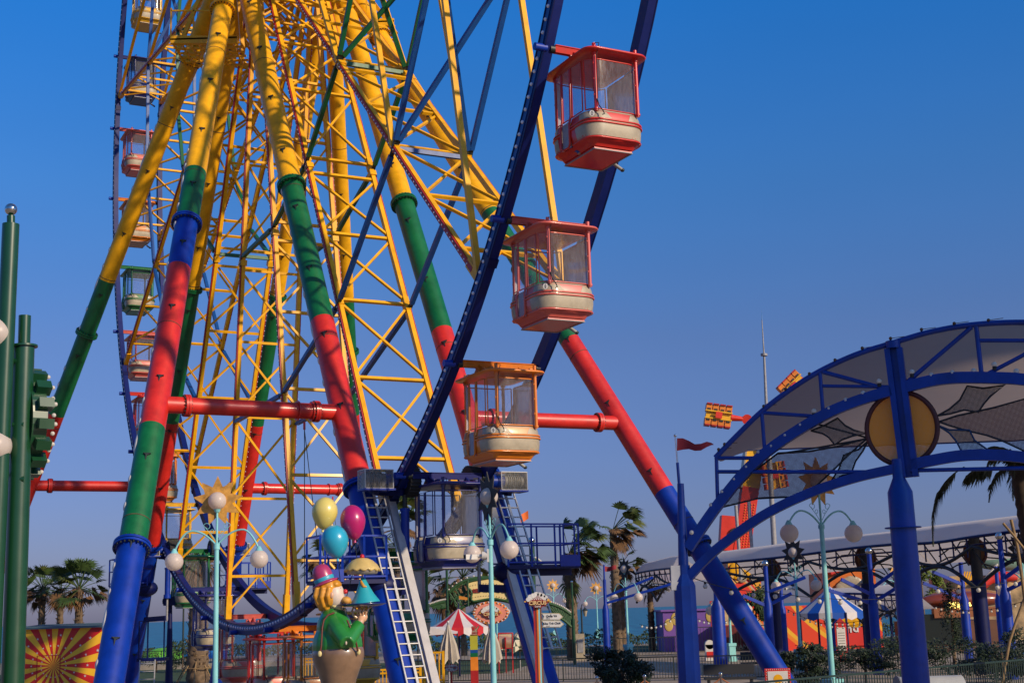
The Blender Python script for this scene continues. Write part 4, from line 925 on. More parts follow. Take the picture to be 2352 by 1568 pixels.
# ------------------------------------------------------------------ background canopies
def bgcanopy(pts_top,pts_bot,Ys,label,dark=True,discs=()):
    o=at(pts_top[0][0],1500,Ys[0]); root=empty('pavilion',(o.x,o.y,0)); tag(root,label,'pavilion','far pavilions with white roofs')
    n=len(pts_top); T=[at(x,y,Ys[0]+(Ys[1]-Ys[0])*i/(n-1)) for i,(x,y) in enumerate(pts_top)]; Bq=[at(x,y,Ys[0]+(Ys[1]-Ys[0])*i/(n-1)-1.5) for i,(x,y) in enumerate(pts_bot)]
    T=curve(T,30); Bq=curve(Bq,30); b=MB(); m_=min(len(T),len(Bq)); vs=[]
    side=V((.55,.84,0))
    for i in range(m_): 
        u=T[i]; l=Bq[i]; mid=(u+l)/2+V((0,-.5,.15)); bk=u+side*5-UP*1.4
        vs+=[l,mid,u,bk]
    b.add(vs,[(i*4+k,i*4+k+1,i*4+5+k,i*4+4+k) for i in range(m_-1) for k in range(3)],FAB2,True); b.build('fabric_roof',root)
    b=MB(); b.path([p-UP*.05 for p in Bq[:m_]],.06,NAVY,6); b.build('edge_tube',root)
    b=MB(); L=[p-UP*(.9+.0*i) for i,p in enumerate(Bq[:m_])]
    b.path([L[i]-UP*(.55*math.sin(PI*((i/(m_-1)*2)%1))-.5) for i in range(m_)],.07,FRK,6); b.path([L[i]-UP*(1.1-1.0*math.sin(PI*((i/(m_-1)*2)%1))) for i in range(m_)],.08,FRK,6)
    for i in range(0,m_-3,3): b.cyl(Bq[i]+V((0,.3,0)),L[min(i+3,m_-1)]-UP*(.2+.2*(i%2)),.028,FRK,n=5); b.cyl(Bq[i],L[i]+UP*.1,.035,NAVY,n=5)
    b.path([p-UP*.35+V((0,.5,0)) for p in Bq[:m_]],.04,NAVY,5)
    b.build('truss',root)
    for dx,dy,rr in discs:
        b=MB(); Yd=Ys[0]+(Ys[1]-Ys[0])*((dx-pts_top[0][0])/(pts_top[-1][0]-pts_top[0][0])); e=at(dx,dy,Yd+1); R_=rr*Yd/F
        b.prism([e+V((.92,-.38,0))*(R_*math.cos(i*PI/12)*.8)+UP*(R_*math.sin(i*PI/12)) for i in range(24)],mat('brown_disc',(.16,.06,.015),.6,var=.3),V((0,.06,0)))
        dd=b.build('disc_panel',root); b=MB(); b.path([e+V((.92,-.38,0))*(R_*math.cos(i*PI/12)*.8)+UP*(R_*math.sin(i*PI/12)) for i in range(25)],.06,FRD,6)
        for k in range(10):
            a=k*2*PI/10+.2; b.path([e+V((.92,-.38,0))*(R_*.9*math.cos(a))+UP*(R_*math.sin(a)),e+V((.92,-.38,0))*(R_*2.1*math.cos(a))+UP*(R_*1.1*math.sin(a)-.05),e+V((.92,-.38,0))*(R_*3*math.cos(a))+UP*(R_*.9*math.sin(a)-.3)],.03,FRK,5)
        b.build('rim',dd)
        b=MB(); b.cyl(V((e.x,e.y,0)),V((e.x,e.y,1.9+e.z-3)),.30,NAVY,n=16); b.cyl(V((e.x,e.y,1.9+e.z-3)),e+UP*(R_*1.5),.22,FRK,n=12); b.build('column',root)
    return root
bgcanopy([z8(300,682),z8(620,640),z8(900,602),z8(1200,572),z8(1500,540)],[z8(290,752),z8(620,722),z8(900,690),z8(1200,650),z8(1500,622)],(72,60),'long white arched canopy behind the thick column, dark truss below',discs=((1773,1310,24),(1988,1283,28)))
bgcanopy([z8(1480,542),z8(1750,505),z8(2000,475),z8(2352,432),z8(2600,400)],[z8(1480,625),z8(1750,612),z8(2000,575),z8(2352,528),z8(2600,500)],(60,50),'white canopy at the right edge with a round brown disc below',discs=((2240,1268,30),))
bgcanopy([q7(-20,470),q7(60,385),q7(180,350),q7(320,312),q7(420,303)],[q7(-20,475),q7(60,455),q7(180,435),q7(320,420),q7(420,410)],(98,84),'farthest white canopy, a sail shape over the palms left of the blue column')
bgcanopy([q8(-10,710),q8(250,692),q8(500,668),q8(740,655)],[q8(-10,738),q8(250,735),q8(500,745),q8(740,742)],(80,76),'low pale awning strip above the striped blue tent')
# slim blue columns with chrome balls
def bcol(x,ytop,ybase,Y,label,ball=True,w=.135,shoulder=None,brs=()):
    t=at(x,ytop,Y); root=empty('canopy_column',(t.x,t.y,0)); tag(root,label,'column','slim blue columns of the far pavilions')
    zs=at(x,shoulder,Y).z if shoulder else t.z*.5; b=MB(); b.lathe([(w*1.55,0),(w*1.5,zs),(w*.75,zs+.35),(w*.72,t.z)],V((t.x,t.y,0)),BLU,16); b.build('shaft',root)
    if ball: b=MB(); b.ell(t+UP*w*.9,w*1.15,CHR,16,10); b.build('ball',root)
    for (ys,x1,y1) in brs: b=MB(); q_=at(x,ys,Y); b.bar(V((t.x,t.y,q_.z)),at(x1,y1,Y-.5),.09,.14,BLU); b.build('branch',root)
    return root
bcol(1758,1300,1500,62,'slim blue column with chrome ball behind the leaning blue leg',shoulder=1385,brs=((1392,1706,1367),(1390,1818,1362),(1360,1850,1325)))
bcol(1996,1272,1500,58,'slim blue column with chrome ball left of the thick column',shoulder=1380,brs=((1384,2075,1339),(1351,2075,1297),(1386,1895,1352),(1366,1932,1330)))
bcol(2296,1238,1500,52,'slim blue column with chrome ball near the right edge',shoulder=1368,brs=((1358,2352,1335),(1329,2345,1300)))
bcol(2206,1290,1480,64,'slim blue column without ball right of the thick column',ball=False,shoulder=1378,brs=((1342,2142,1312),(1376,2120,1338)))
bcol(2287,1300,1480,70,'distant blue column just left of the chrome ball column at right',ball=False,shoulder=1378)
bcol(1792,1330,1470,78,'distant blue column between the two lamps at centre right',ball=False,shoulder=1400)
bcol(1645,1340,1470,62,'dark blue column hidden behind the left pavilion column',ball=False,shoulder=1395,w=.2)
bcol(1388,1330,1460,80,'blue post with a red flag left of the small dark star lamp',ball=False,shoulder=1400,w=.13,brs=((1385,1560,1335),(1370,1500,1325)))
bcol(1910,1350,1470,82,'distant blue column behind the right star lamp post',ball=False,shoulder=1385)
# flag on that post
b=MB(); e=at(1388,1335,80); b.cyl(e,at(1387,1296,80),.05,BLU,n=8); fp=tag(b.build('flagpole'),'thin pole with a small dark red flag beside the tallest palm','flagpole')
b=MB(); vs=[]
for i in range(6): o=.15*math.sin(i*1.2); vs+=[at(1388+i*5.5,1299+2*math.sin(i),80+o),at(1388+i*5.5,1311-i*.6+2*math.sin(i),80+o)]
b.add(vs,[(2*i,2*i+2,2*i+3,2*i+1) for i in range(5)],FM,True); b.build('flag',fp)
# ------------------------------------------------------------------ thrill ride
RY=105.0
ride=empty('thrill_ride',at(1700,1568,RY)); ride.location.z=0; tag(ride,'orange and red swinging ride rising behind the pavilion roof','thrill ride')
ORG=mat('orange_ride_paint',(.75,.22,.015),.45,var=.2,scale=1); RR=mat('bright_red_paint',(.65,.03,.01),.45,var=.15,scale=1); YR=mat('ride_yellow',(.78,.42,.01),.45,scale=1)
b=MB(); A=at(1690,1345,RY); Bp=at(1722,1120,RY); Cp=at(1733,1030,RY)
b.bar(A,Bp,1.25,1.3,RR,up=V((0,1,0))); b.build('tower',ride)
b=MB(); b.bar(Bp,Cp,1.35,1.2,YR,up=V((0,1,0))); b.bar(Bp+V((-.72,-.1,0)),Cp+V((-.72,-.1,0)),.12,1.4,CREAM,up=V((0,1,0))); b.build('tower_head',ride)
b=MB()
for i in range(22):
    e=at(1700,1285,RY).lerp(at(1717,1160,RY),i/21)
    for k in range(4): b.ell(e+V((-.25+.22*k,-.68,0)),.05,ORG,6,4)
b.build('bulb_panel',ride)
b=MB(); e=at(1676,1225,RY); b.box(e,(1.5,1.2,2.6),RR,R=Matrix.Rotation(.12,3,'Y')); b.cyl(e+V((.3,-.8,0)),e+V((.3,-.5,0)),.4,BLK,n=14); b.build('gear_box',ride)
b=MB(); 
for x0,y0,x1,y1 in ((1664,1140,1700,1105),): b.bar(at(x0,y0,RY),at(x1,y1,RY),.5,.5,REDT)
b.build('actuator',ride)
def car(x,y,rot,sc_,arm,lab=None,dark=False):
    e=at(x,y,RY-1); b=MB(); R=Matrix.Rotation(rot,3,'Y'); 
    for i in range(4):
        for s in (-1,1): 
            b.box(e+R@V(((i-1.5)*.62*sc_,0,s*.62*sc_)),(.54*sc_,.8,.62*sc_),ORG,R=R); b.box(e+R@V(((i-1.5)*.62*sc_,-.05,s*1.0*sc_)),(.5*sc_,.9,.12*sc_),REDT,R=R)
            b.box(e+R@V(((i-1.5)*.62*sc_,-.43,s*.5*sc_)),(.3*sc_,.06,.14*sc_),DRK,R=R)
    b.box(e,(2.3*sc_,.5,.5*sc_),YR,R=R); b.box(e-V((0,.55,0)),(.6*sc_,.1,.6*sc_),RR,R=R); 
    for s in (-1,1): b.box(e+R@V((0,-.3,s*.34*sc_)),(2.5*sc_,.3,.1),YR,R=R)
    cr=b.build('seat_car',ride); b=MB(); b.cyl(e+R@V((1.2*sc_,0,0)),at(*arm,RY-1),.26,RR,.14,n=12); b.cyl(at(*arm,RY-1.2),at(*arm,RY-.7),.4,RR,n=12); b.build('arm',ride)
car(1649,955,.17,.82,(1716,963)); car(1822,888,-.75,.82,(1745,975)); car(1778,1092,1.45,.82,(1745,990))
# tall mast
b=MB(); b.cyl((at(1786,1400,95).x,95,0),at(1761,948,95),.22,GALV,.15,n=14); b.cyl(at(1761,950,95),at(1755,815,95),.12,GALV,.08,n=12); b.cyl(at(1755,818,95),at(1750,735,95),.06,GALV,.03,n=8); b.cyl(at(1750,735,95),at(1749.5,712,95),.04,CHR,.01,n=8); b.cyl(at(1755,817,95),at(1755,812,95),.24,GALV,n=12)
tag(b.build('mast'),'tall thin grey lightning mast behind the pavilion roof','mast')
for x0,y0,x1,y1,m_ in ((1713,1325,1706,1240,GALV),(1729,1300,1722,1150,GALV)):
    pass
b=MB(); b.cyl(at(1702,1330,96),at(1690,1160,96),.12,GALV,n=8); tag(b.build('pole'),'thin steel pole in front of the red ride tower','pole','thin poles by the ride')
b=MB(); b.cyl(at(1731,1330,96),at(1720,1150,96),.12,GALV,n=8); tag(b.build('pole'),'thin steel pole to the right of the red ride tower','pole','thin poles by the ride')
# ------------------------------------------------------------------ clown statue
SY=20.0
def S(a,b_,dy=0): 
    p=at(*qc(a,b_),SY); return V((p.x,SY+dy,p.z))
u1=.001815*1.0
cs=empty('clown_statue',(S(400,1500).x,SY,0)); tag(cs,'clown statue in green shirt and pink bowler hat holding up a tray','statue')
SK=mat('statue_skin',(.62,.36,.22),.35,coat=.4,var=.06); FACE=mat('statue_white_face',(.62,.52,.44),.4,var=.05); SHIRT=mat('statue_green_shirt',(.02,.21,.03),.35,coat=.5,var=.12,scale=4); PANT=mat('statue_tan_trousers',(.24,.145,.085),.3,coat=.6,var=.25,scale=3); HAIR=mat('statue_yellow_hair',(.68,.30,.02),.45,coat=.2,var=.25,scale=9)
PINK=mat('statue_pink_hat',(.42,.035,.13),.35,coat=.4,var=.1); CY=mat('cyan_band',(.03,.36,.50),.4,var=.05); SUSP=mat('suspender_brown',(.12,.02,.012),.5); BTN=mat('button_cream',(.62,.52,.22),.4,var=0)
k=u1
# body: torso core, neck, head, arm, hand -- one skin
sh=S(470,1040,-.10); el=S(505,1235,-.42); wr=S(590,1085,-.12); palm=S(598,1035,-.02)
prims=[('e',S(400,1250),(180*k,.30,200*k)),('e',S(390,1000),(55*k,.09,80*k)),('e',S(375,860),(82*k,.16,105*k)),('e',S(415,880,-.01),(45*k,.11,65*k)),('e',S(405,925),(40*k,.09,40*k)),
 ('p',[S(360,1060,-.1),el,wr,palm],[.07,.05,.045,.045]),('e',palm,(42*k,.045,40*k)),
 ('p',[S(330,1060,.2),S(420,1240,.42),S(500,1120,.35)],[.07,.06,.03])]
body=blob('body',prims,FACE,.014,cs,2)
# fingers (bent under the tray)
for i,(dx,dy_,ln,tx_) in enumerate(((-28,-.05,52,-38),(-8,-.075,62,-10),(14,-.07,66,14),(34,-.045,60,34))):
    b=MB(); r0=.014; b0=S(598+dx*.9,1018,dy_); b1=S(598+dx*1.25,990,dy_-.035); b2=S(598+dx*1.35+tx_*.35,968-ln*.08,dy_-.01); b3=S(598+dx*1.3+tx_*.9,958,dy_+.02)
    b.path([b0,b1,b2,b3],0,SK,8,[r0*1.2,r0,r0*.9,r0*.7]); b.build('finger',cs)
b=MB(); b.path([S(560,1045,-.05),S(530,1018,-.07),S(522,985,-.05),S(530,965,-.03)],0,SK,8,[.02,.018,.015,.011]); b.build('thumb',cs)
blob('hand',[('e',palm,(46*k,.05,46*k)),('p',[wr,palm,S(598,1010)],[.05,.055,.045])],SK,.009,cs,1)
blob('shirt',[('e',S(400,1265),(200*k,.36,200*k)),('e',S(375,1120,.0),(140*k,.30,150*k)),('e',S(370,1040,.02),(110*k,.22,80*k)),('p',[S(370,1070,-.12),S(440,1150,-.30),el],[.14,.135,.12]),('p',[el,S(545,1170,-.30),S(585,1098,-.15)],[.12,.105,.095]),('p',[S(340,1080,.2),S(430,1220,.42),S(500,1130,.35)],[.14,.12,.08]),('e',S(560,1110,-.2),(38*k,.09,30*k))],SHIRT,.016,cs,3)
b=MB(); b.lathe([(.0,-.1),(118*k,-0.05),(122*k,60*k),(128*k,150*k),(140*k,222*k),(168*k,300*k),(194*k,360*k),(203*k,410*k),(202*k,440*k),(196*k,462*k),(188*k,475*k),(.0,476*k)],V((S(410,1780).x,SY,S(410,1780).z)),PANT,36)
for s in (-1,1): b.path([S(410+s*70,1700),S(410+s*80,2100),V((S(410+s*85,2100).x,SY,.16))],0,PANT,14,[.20,.17,.15])
b.build('trousers',cs)
b=MB()
for s in (-1,1): b.ell(V((S(410+s*85,1800).x+.08,SY-.1,.1)),(.24,.16,.11),SUSP)
b.build('shoe',cs)
def strap(pts,nm='suspender'):
    b=MB(); b.path([S(*p) for p in pts],.014,SUSP,6); b.build(nm,cs)
strap([(392,1002,-.22),(345,1020,-.26),(314,1060,-.29),(304,1120,-.32),(302,1200,-.345),(300,1260,-.365),(292,1318,-.37)])
strap([(500,1060,-.30),(540,1150,-.34),(568,1215,-.33),(576,1260,-.31),(583,1305,-.27)])
for p in ((290,1325,-.385),(588,1312,-.26)): b=MB(); b.ell(S(*p),(.03,.02,.042),BTN,12,8); b.build('button',cs)
blob('hair',[('e',S(325,800,0),(100*k,.17,85*k)),('e',S(280,860,-.02),(66*k,.16,95*k)),('e',S(300,930,-.02),(50*k,.13,50*k)),('e',S(262,900,-.04),(40*k,.1,60*k)),('e',S(345,870,-.11),(42*k,.07,80*k)),('e',S(395,775,-.02),(42*k,.13,36*k)),('e',S(318,960,-.05),(28*k,.06,32*k)),('e',S(270,965,-.03),(22*k,.05,26*k)),('p',[S(250,800,-.12),S(235,870,-.14),S(260,940,-.12)],[.035,.04,.02]),('p',[S(300,800,-.16),S(285,880,-.17),S(300,960,-.12)],[.035,.04,.02]),('p',[S(350,800,-.16),S(335,870,-.18),S(345,940,-.14)],[.035,.038,.02])],HAIR,.011,cs,1)
b=MB(); b.ell(S(368,862,-.175),(.028,.018,.045),SK,12,8); b.build('ear',cs)
b=MB(); b.ell(S(436,850,-.02),(.032,.03,.028),FACE,12,8); b.build('nose_bridge',cs); b=MB(); b.ell(S(466,832,-.02),.034,mat('clown_nose_red',(.55,.015,.02),.25,coat=.6,var=0),16,10); b.build('nose',cs)
b=MB(); b.ell(S(425,812,-.075),(.018,.012,.024),BLK,10,8); b.build('eye',cs)
b=MB(); b.path([S(440,878,-.0),S(425,890,-.06),S(405,884,-.11)],.010,mat('lip_red',(.5,.03,.06),.3,var=0),6); b.build('mouth',cs)
ht=Matrix.Rotation(-.36,3,'Y'); hc=S(307,768)
b=MB(); b.lathe([(.0,.285),(.05,.282),(.09,.262),(.12,.225),(.138,.17),(.142,.11),(.142,.03),(.15,.02),(.19,.016),(.205,.0),(.19,-.012),(.0,-.014)][::-1],hc,PINK,36,R=ht); hat=b.build('hat',cs)
b=MB(); b.lathe([(.1445,.035),(.147,.04),(.147,.085),(.1445,.09)],hc,CY,36,R=ht); b.build('hat_band',hat)
b=MB(); b.lathe([(.0,.0),(.05,.0),(.11,-.03),(.10,-.06),(.0,-.05)],S(398,952)+V((0,0,.03)),BTN,20,R=Matrix.Rotation(.5,3,'Y')); b.build('collar',cs)
# tray, cone hat, pie
c=S(600,935); b=MB(); b.lathe([(.0,-.02),(.25,-.028),(.335,.0),(.345,.012),(.33,.014),(.24,-.005),(.0,-.005)],c,mat('tray_blue',(.006,.02,.16),.3,coat=.6,var=0),40); tr=b.build('serving_tray'); tag(tr,'dark blue round tray on the fingertips of the clown','tray')
b=MB(); ap=S(600,716); bs=S(625,925); h=ap.z-bs.z
Rt=Matrix.Rotation(-.10,3,'Y'); b.lathe([(.0,0),(.215,0.0),(.21,.012),(.14,.12),(.09,.22),(.045,.33),(.012,h),(.0,h+.005)],bs,mat('cone_cyan',(.02,.36,.42),.4,coat=.3,var=.08),36,R=Rt); ch=b.build('party_hat'); tag(ch,'turquoise cone shaped hat with a yellow stripe standing on the tray','party hat')
b=MB(); b.path([S(590,735,-.03),S(600,765,-.062),S(620,795,-.08),S(640,795,-.075)],0,HAIR,8,[.006,.022,.024,.01]); b.build('stripe',ch)
b=MB(); c2=S(475,905,-.05); b.ell(c2,(.075,.09,.06),GOLD,16,10); tag(b.build('bun'),'small golden brown bun on the left end of the tray','bun')
c3=S(600,690); CRU=mat('pie_crust',(.62,.44,.14),.5,coat=.2,var=.15,scale=8)
b=MB(); n=40; prof=[(.0,.23),(.08,.22),(.15,.19),(.21,.13),(.255,.07),(.262,.05),(.235,.04)]; vs=[]
for j,(r,z) in enumerate(prof):
    for i in range(n): a=2*PI*i/n; rr=r*(1+(.03*math.cos(14*a) if j>2 else 0)); vs.append(c3+V((rr*math.cos(a),rr*math.sin(a),z-(.016*math.cos(14*a) if j>3 else 0))))
b.add(vs,[(j*n+i,(j+1)*n+i,(j+1)*n+(i+1)%n,j*n+(i+1)%n) for j in range(len(prof)-1) for i in range(n)],CRU,True); pie=b.build('pie'); tag(pie,'big yellow crusted pie with a cherry balanced above the cone hat','pie')
b=MB(); b.lathe([(.235,.045),(.215,-.005),(.0,-.012)],c3,mat('pie_dish',(.30,.27,.24),.5,var=.1),36); b.build('dish',pie); b=MB(); b.ell(c3+UP*.245,.035,mat('cherry_red',(.5,.01,.02),.3,var=0),14,10); b.build('cherry',pie); b=MB(); b.cyl(S(600,716)-UP*.02,c3,.012,GALV,n=8); b.build('support_pin',pie)
for (a,b_,rx,ry,c_,lb,dy) in ((290,190,104,130,(.66,.55,.14),'pale yellow balloon, highest of the three beside the clown',.12),(514,262,102,142,(.42,.008,.12),'magenta balloon, right one of the three behind the clown',.16),(385,424,107,134,(.02,.35,.52),'sky blue balloon, lowest of the three above the pink hat',-.05)):
    e=S(a,b_,dy); m_=mat('balloon_'+lb.split()[0]+lb.split()[1],c_,.28,coat=.5,var=.05); rx*=k; ry*=k; prof=[]
    til=Matrix.Rotation(-.15 if a<500 and b_>300 else (.12 if a<300 else -.1),3,'Y')
    for i in range(21):
        t=PI*i/20; z=math.cos(t); r=math.sin(t)*(1-.0*z); f=1 if z>0 else 1-.22*(-z)**1.3; prof.append((rx*r*f,ry*.92*z if z>0 else ry*1.08*z))
    b=MB(); b.lathe(prof[::-1],e,m_,32,R=til); bo_=b.build('balloon'); tag(bo_,lb,'balloon','balloons of the clown statue'); b=MB(); kn=e+til@V((0,0,-ry*1.08)); b.cyl(kn+UP*.01,kn-UP*.035,.012,m_,.024,n=10); b.build('knot',bo_)
    b=MB(); b.path([kn,kn-UP*.25+V((.02,.05,0)),S(420,1000,.3)],.006,DRK,5); b.build('string',bo_)
# child in the red gondola
gp_=[o for o in COL.objects if o.get('label','').startswith('red gondola marked')][0].location
ct=gp_+UP*.03+WN*-.50+WU*-.16-UP*1.72; CS=mat('child_skin',(.42,.22,.14),.5,var=0)
pr_=[('e',ct,(.075,.085,.10)),('p',[ct-UP*.08,ct-UP*.16],[.045,.045]),('e',ct-UP*.30,(.12,.10,.17)),('p',[ct-UP*.45,ct-UP*.50+WU*.2,ct-UP*.62+WU*.24],[.085,.06,.04]),('p',[ct-UP*.2-WN*.1,ct-UP*.36-WN*.14,ct-UP*.36+WU*.15-WN*.08],[.045,.038,.028]),('p',[ct-UP*.2+WN*.1,ct-UP*.36+WN*.14,ct-UP*.36+WU*.15+WN*.08],[.045,.038,.028])]
ch_=blob('person',pr_,CS,.015,None,1); tag(ch_,'small child in a tan hat and white top seated inside the highest red gondola','person')
blob('shirt',[('e',ct-UP*.29,(.135,.115,.165)),('p',[ct-UP*.19-WN*.1,ct-UP*.33-WN*.14],[.055,.05])],WHT,.015,ch_,1)
blob('trousers',[('p',[ct-UP*.45,ct-UP*.50+WU*.2,ct-UP*.60+WU*.24],[.1,.075,.05])],BRB,.015,ch_,1)
b=MB(); b.lathe([(.0,.13),(.07,.115),(.085,.04),(.13,.0),(.085,.02),(.0,.03)][::-1],ct+UP*.03,mat('straw_hat',(.35,.22,.08),.8),20); b.build('hat',ch_)
b=MB(); b.ell(ct+WU*.09,(.016,.016,.014),CS,8,6); b.build('nose',ch_)
# ------------------------------------------------------------------ fences
def fence(P,Q,h,label,step=.12,post=2.4,m=DRK,r=.012,grp='dark railings around the plaza',pm=.05):
    P=V((P.x,P.y,0));Q=V((Q.x,Q.y,0)); L=(Q-P).length; d=(Q-P).normalized(); root=empty('fence',P); tag(root,label,'fence',grp)
    b=MB(); n=int(L/step)
    for i in range(n): e=P+d*(i*step); b.bar(e+UP*.12,e+UP*(h-.04),r*2,r*2,m)
    b.build('bars',root); 
    b=MB(); b.bar(P+UP*h,Q+UP*h,.05,.05,m); b.build('top_rail',root); b=MB(); b.bar(P+UP*.1,Q+UP*.1,.04,.04,m); b.build('bottom_rail',root)
    for i in range(int(L/post)+1): b=MB(); e=P+d*(i*post); b.bar(e,e+UP*(h+.02),pm,pm,m); b.build('post',root)
    return root
G2=mat('dark_green_railing',(.008,.03,.025),.45)
fence(at(860,1557,40),at(1661,1562,34),1.1,'nearest black railing along the bottom edge, left stretch',m=G2)
fence(at(1665,1562,34),at(2420,1498,44),1.1,'nearest dark green railing rising to the right at the bottom',m=G2)
fence(at(900,1503,63),at(1290,1500,60),.95,'black railing behind the yellow fence and the camera lamp post')
fence(at(1292,1503,60),at(1800,1497,57),.95,'black railing in front of the purple building')
fence(at(1802,1497,57),at(2420,1478,60),1.0,'black railing below the dark shrubs at right')
fence(at(1000,1480,87),at(1600,1470,87),1.15,'thin far railing in front of the right hand sea',step=.2,post=2.5)
fence(at(300,1490,91),at(560,1486,91),1.15,'far railing in front of the sea below the navy gondola',step=.2,post=2)
fence(at(1560,1462,92),at(1760,1455,92),1.6,'tall railing beside the purple building',step=.2)
CONC=mat('concrete_kerb',(.26,.23,.19),.8,scale=2)
b=MB(); b.box((at(420,1525,90).x,90.5,.12),(14,.3,.36),CONC); tag(b.build('low_wall'),'low concrete kerb under the left sea railing','wall')
# yellow queue fence
def yfence(x0,x1,Y,h,label,step=.13):
    P=at(x0,1500,Y);Q=at(x1,1500,Y); root=empty('queue_fence',(P.x,P.y,0)); tag(root,label,'fence','yellow fences of the wheel platform'); P.z=Q.z=0; d=(Q-P).normalized(); L=(Q-P).length
    b=MB()
    for i in range(int(L/step)+1): e=P+d*(i*step); b.bar(e+UP*.1,e+UP*h,.035,.035,YEL)
    b.build('bars',root); 
    for z in (.12,h*.5 if h>1.5 else h-.12,h): b=MB(); b.bar(P+UP*z,Q+UP*z,.06,.06,YEL); b.build('rail',root)
    for e in (P,Q): b=MB(); b.bar(e,e+UP*(h+.05),.08,.08,YEL); b.build('post',root)
yfence(972,1018,46,1.75,'yellow barred fence right of the clown, beside the exit sign')
yfence(845,965,50,1.1,'yellow barred fence behind the yellow gondola')
yfence(700,840,52,1.5,'yellow barred fence behind the orange gondola at the bottom')
b=MB(); P=at(1000,1535,44); b.bar(V((P.x-1,P.y,1.25)),V((P.x+1.2,P.y,.55)),.06,.06,YEL); b.bar(V((P.x-1,P.y,.8)),V((P.x+1.2,P.y,.1)),.06,.06,YEL)
for i in range(4): b.bar(V((P.x-1+.7*i,P.y,0)),V((P.x-1+.7*i,P.y,1.25-.22*i)),.05,.05,YEL)
tag(b.build('stair_rail'),'sloping yellow handrail below the exit sign','handrail')
# control booth / machinery by the wheel base
b=MB(); e=at(1400/1.7415+0,1,1)*0
CB=mat('blue_machine',(.004,.015,.12),.5)
e=at(332,1460,62); b=MB(); b.cyl(V((at(388,1560,58).x,58,0)),at(391,1385,58),.17,NAVY,.08,n=10); hd=at(391,1380,58); b.box(hd,(.5,.3,.35),NAVY); b.cyl(hd-V((.3,0,0)),hd+V((.3,0,0)),.12,BLK,n=8); tag(b.build('machine_post'),'navy machine post with a dark head in front of the sea railing','post')
hs_=empty('maintenance_stand',(at(340,1568,56).x,56,0)); tag(hs_,'small navy stand with railings and a ladder between two blue legs','stand'); e=V((at(352,1500,56).x,56,1.55)); b=MB(); b.box(e,(1.1,.8,.12),NAVY); b.build('deck',hs_); b=MB()
for x in (-.5,-.15,.5): b.bar(e+V((x,-.3,0)),e+V((x,-.3,1.5)),.05,.05,NAVY)
b.bar(e+V((-.5,-.3,1.5)),e+V((.5,-.3,1.5)),.04,.04,NAVY); b.build('railing',hs_); b=MB(); ladder(b,e+V((-.1,-.45,0)),V((e.x-.1,55.4,0)),V((1,0,0)),.6); b.build('ladder',hs_)
# ------------------------------------------------------------------ arch sign
AY=78.0
def Q6(a,b_,Y=AY,dy=0): p=at(*q6(a,b_),Y); return V((p.x,Y+dy,p.z))
ar=empty('arch_sign',(Q6(860,1300).x,AY,0)); tag(ar,'green scrollwork arch carrying a cream SEE YOU AGAIN board','arch sign')
for x,y,nm,w_ in ((388,205,'post',.075),(1355,-60,'post',.16),(1812,415,'post',.06),(180,660,'post',.06)):
    t=Q6(x,y); b=MB(); b.cyl(V((t.x,AY,0)),t,w_,DGRN,n=12); b.cyl(V((t.x,AY,0)),V((t.x,AY,t.z*.55)),w_*1.7,DGRN,n=12); b.ell(t,w_*1.2,CHR,10,8); b.build(nm,ar)
def arcstrip(pts_o,pts_i,nm):
    o=curve([Q6(*p) for p in pts_o],24); i_=curve([Q6(*p) for p in pts_i],24); b=MB(); b.path(o,.08,DGRN2,6); b.path(i_,.08,DGRN2,6)
    n=min(len(o),len(i_)); random.seed(2)
    for j in range(0,n-1,1):
        c=o[j].lerp(i_[j],.5); R_=(o[j]-i_[j]).length*.30
        for f in (.3,.72):
            c=o[j].lerp(i_[j],f); sg=1 if (j+int(f*3))%2 else -1
            b.path([c+V((math.cos(t*.6)*R_*(1-t/16)*sg,0,math.sin(t*.6)*R_*(1-t/16))) for t in range(13)],.035,DGRN2,5)
        if j%3==0: b.cyl(o[j],i_[j],.04,DGRN2,n=5)
    a_=b.build(nm,ar)
    for p in o[::2]: b=MB(); b.ell(p+UP*.13,.055,BULB,8,6); b.build('bulb',a_)
arcstrip([(415,530),(500,455),(620,395),(780,365),(950,370),(1100,400),(1230,460),(1320,540)],[(540,720),(620,680),(740,640),(880,620),(1000,625),(1110,650),(1200,700),(1290,760)],'scroll_arch')
arcstrip([(200,690),(300,655),(375,640)],[(330,712),(355,708),(375,705)],'scroll_arch')
arcstrip([(1530,655),(1640,690),(1730,735),(1805,790)],[(1640,800),(1720,850),(1780,900),(1810,930)],'scroll_arch')
arcstrip([(1370,160),(1420,175),(1470,215)],[(1372,230),(1420,250),(1460,300)],'scroll_arch')
CRS=mat('cream_board',(.80,.62,.26),.5,var=.06); 
def shape(pts,m,nm,par,Y,dy=0,th=.08,fr=None,frw=.05):
    P=[Q6(a,c,Y,dy) for a,c in pts]; b=MB(); b.prism(P,m,V((0,th,0))); o=b.build(nm,par)
    if fr: b=MB(); b.path(P+[P[0]],frw,fr,6); b.build('frame',o)
    return o
tk=[(640,418),(700,400),(790,385),(870,372),(960,380),(1040,400),(1082,440),(1078,480),(1060,520),(1075,560),(1095,590),(1085,620),(1050,628),(960,610),(860,612),(770,628),(700,640),(672,620),(668,590),(680,550),(665,510),(630,480),(620,450)]
bd=shape(tk,CRS,'board',ar,AY,-.35,.2,DGRN2,.07)
b=MB(); LR=mat('dark_red_letter',(.28,.012,.012),.5,var=0)
for i,(ch_c) in enumerate("SEE YOU AGAIN"):
    if ch_c!=' ':
        x=695+i*31.5; y=522-12*math.sin(PI*(i/12)); put_text(b,ch_c,.29,LR,Q6(x+5,y,AY,-.39),(1,0,.12-.02*i),(-.12+.02*i,0,1),.03,bold=.009)
